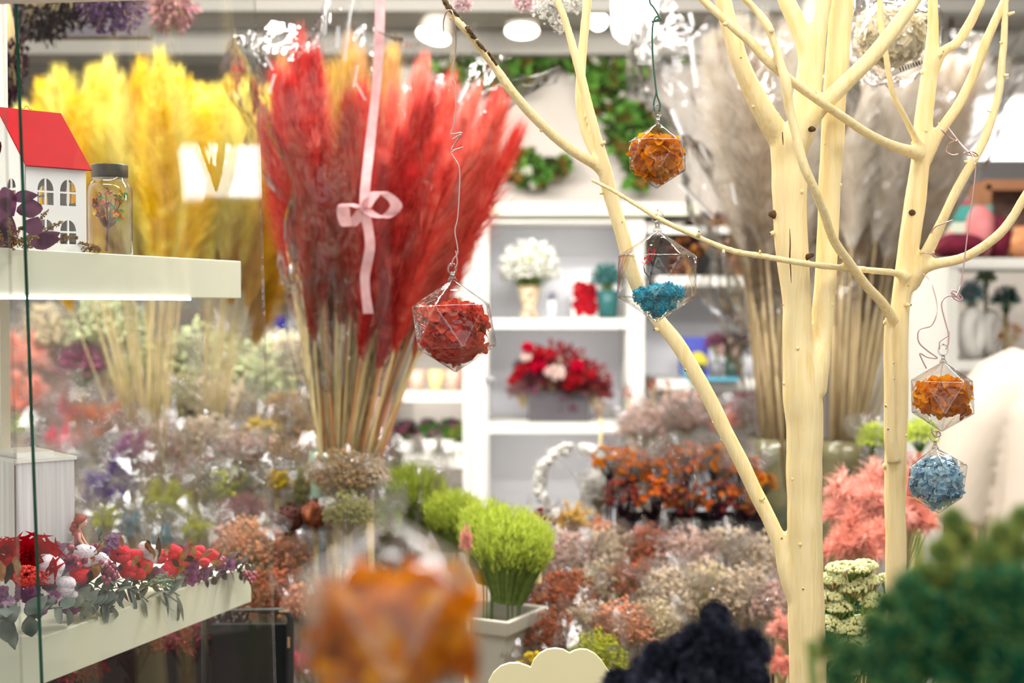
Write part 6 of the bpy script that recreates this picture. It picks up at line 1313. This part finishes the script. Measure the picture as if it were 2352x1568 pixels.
for s in (-1,1):
    ax=[(X0+s*.10,Yp+.01,1.335,.085),(X0+s*.155,Yp+.01,1.315,.082),(X0+s*.20,Yp+.012,1.26,.078),(X0+s*.235,Yp+.02,1.18,.075),(X0+s*.255,Yp+.03,1.08,.072),(X0+s*.262,Yp+.03,1.04,.070)]
    m.tube([V(a[:3]) for a in ax],[a[3] for a in ax],20,0,True)
o=m.build('tshirt',SHIRT,pr); rmd=o.modifiers.new('join','REMESH'); rmd.mode='VOXEL'; rmd.voxel_size=.008; rmd.use_smooth_shade=True; s_=o.modifiers.new('ease','SMOOTH'); s_.iterations=8
bpy.context.view_layer.update(); dg=bpy.context.evaluated_depsgraph_get(); me2=bpy.data.meshes.new_from_object(o.evaluated_get(dg)); o.modifiers.clear(); o.data=me2
for pg in me2.polygons: pg.use_smooth=True
m=MB(); pts=[V((X0+.074*math.cos(a),Yp+.071*math.sin(a),1.412-.006*math.sin(a))) for a in [2*PI*i/32 for i in range(33)]]; m.tube(pts,.008,8,cap=False); m.build('collar',SHIRT,pr)
m=MB()
for s in (-1,1): m.tube([V((X0+s*.07,Yp,.93)),V((X0+s*.095,Yp,.75)),V((X0+s*.10,Yp-.005,.48)),V((X0+s*.10,Yp+.01,.09))],[.115,.105,.082,.075],18)
m.build('trousers',TROU,pr)
m=MB()
for s in (-1,1): m.ball((X0+s*.105,Yp-.05,.045),1,16,10,sc=(.05,.135,.045))
m.build('shoe',SHO,pr)
m=MB(); m.ball((X0,Yp+.012,1.63),1,22,14,sc=(.098,.108,.105),jit=.02); m.ball((X0,Yp+.05,1.56),1,16,10,sc=(.085,.065,.09),jit=.03); m.build('hair',HR,pr)
m=MB()
for s in (-1,1): m.ball((X0+s*.032,Yp-.088,1.565),.011,10,8)
m.build('eye',pm('eye_white',(230,230,230),rough=.2),pr); m=MB(); m.tube([V((X0,Yp-.092,1.57)),V((X0,Yp-.112,1.535)),V((X0,Yp-.095,1.528))],[.006,.011,.010],8); m.build('nose',SKN,pr)
m=MB(); m.ball((X0,Yp-.088,1.495),1,12,8,sc=(.024,.008,.008)); m.build('mouth',pm('lips',(190,110,104),rough=.5),pr)
# ------------------------------------------------------------------ camera
cd=bpy.data.cameras.new('Camera'); cam=bpy.data.objects.new('Camera',cd); COL.objects.link(cam); SC.camera=cam
cam.location=(0,0,CAMZ); cam.rotation_euler=(PI/2-PITCH,0,0); cd.lens=50; cd.sensor_width=36; cd.clip_start=.05
cd.dof.use_dof=True; cd.dof.focus_distance=1.42; cd.dof.aperture_fstop=5.2
SC.view_settings.view_transform='Standard'; SC.view_settings.look='None'; SC.view_settings.gamma=1; SC.view_settings.use_curve_mapping=False; SC.view_settings.exposure=0.1
cy=SC.cycles; cy.max_bounces=5; cy.diffuse_bounces=2; cy.glossy_bounces=2; cy.transmission_bounces=3; cy.transparent_max_bounces=20; cy.caustics_reflective=False; cy.caustics_refractive=False
cy.sample_clamp_indirect=6; cy.sample_clamp_direct=0; cy.use_denoising=True; cy.use_adaptive_sampling=True; cy.adaptive_threshold=.03; cy.time_limit=1050
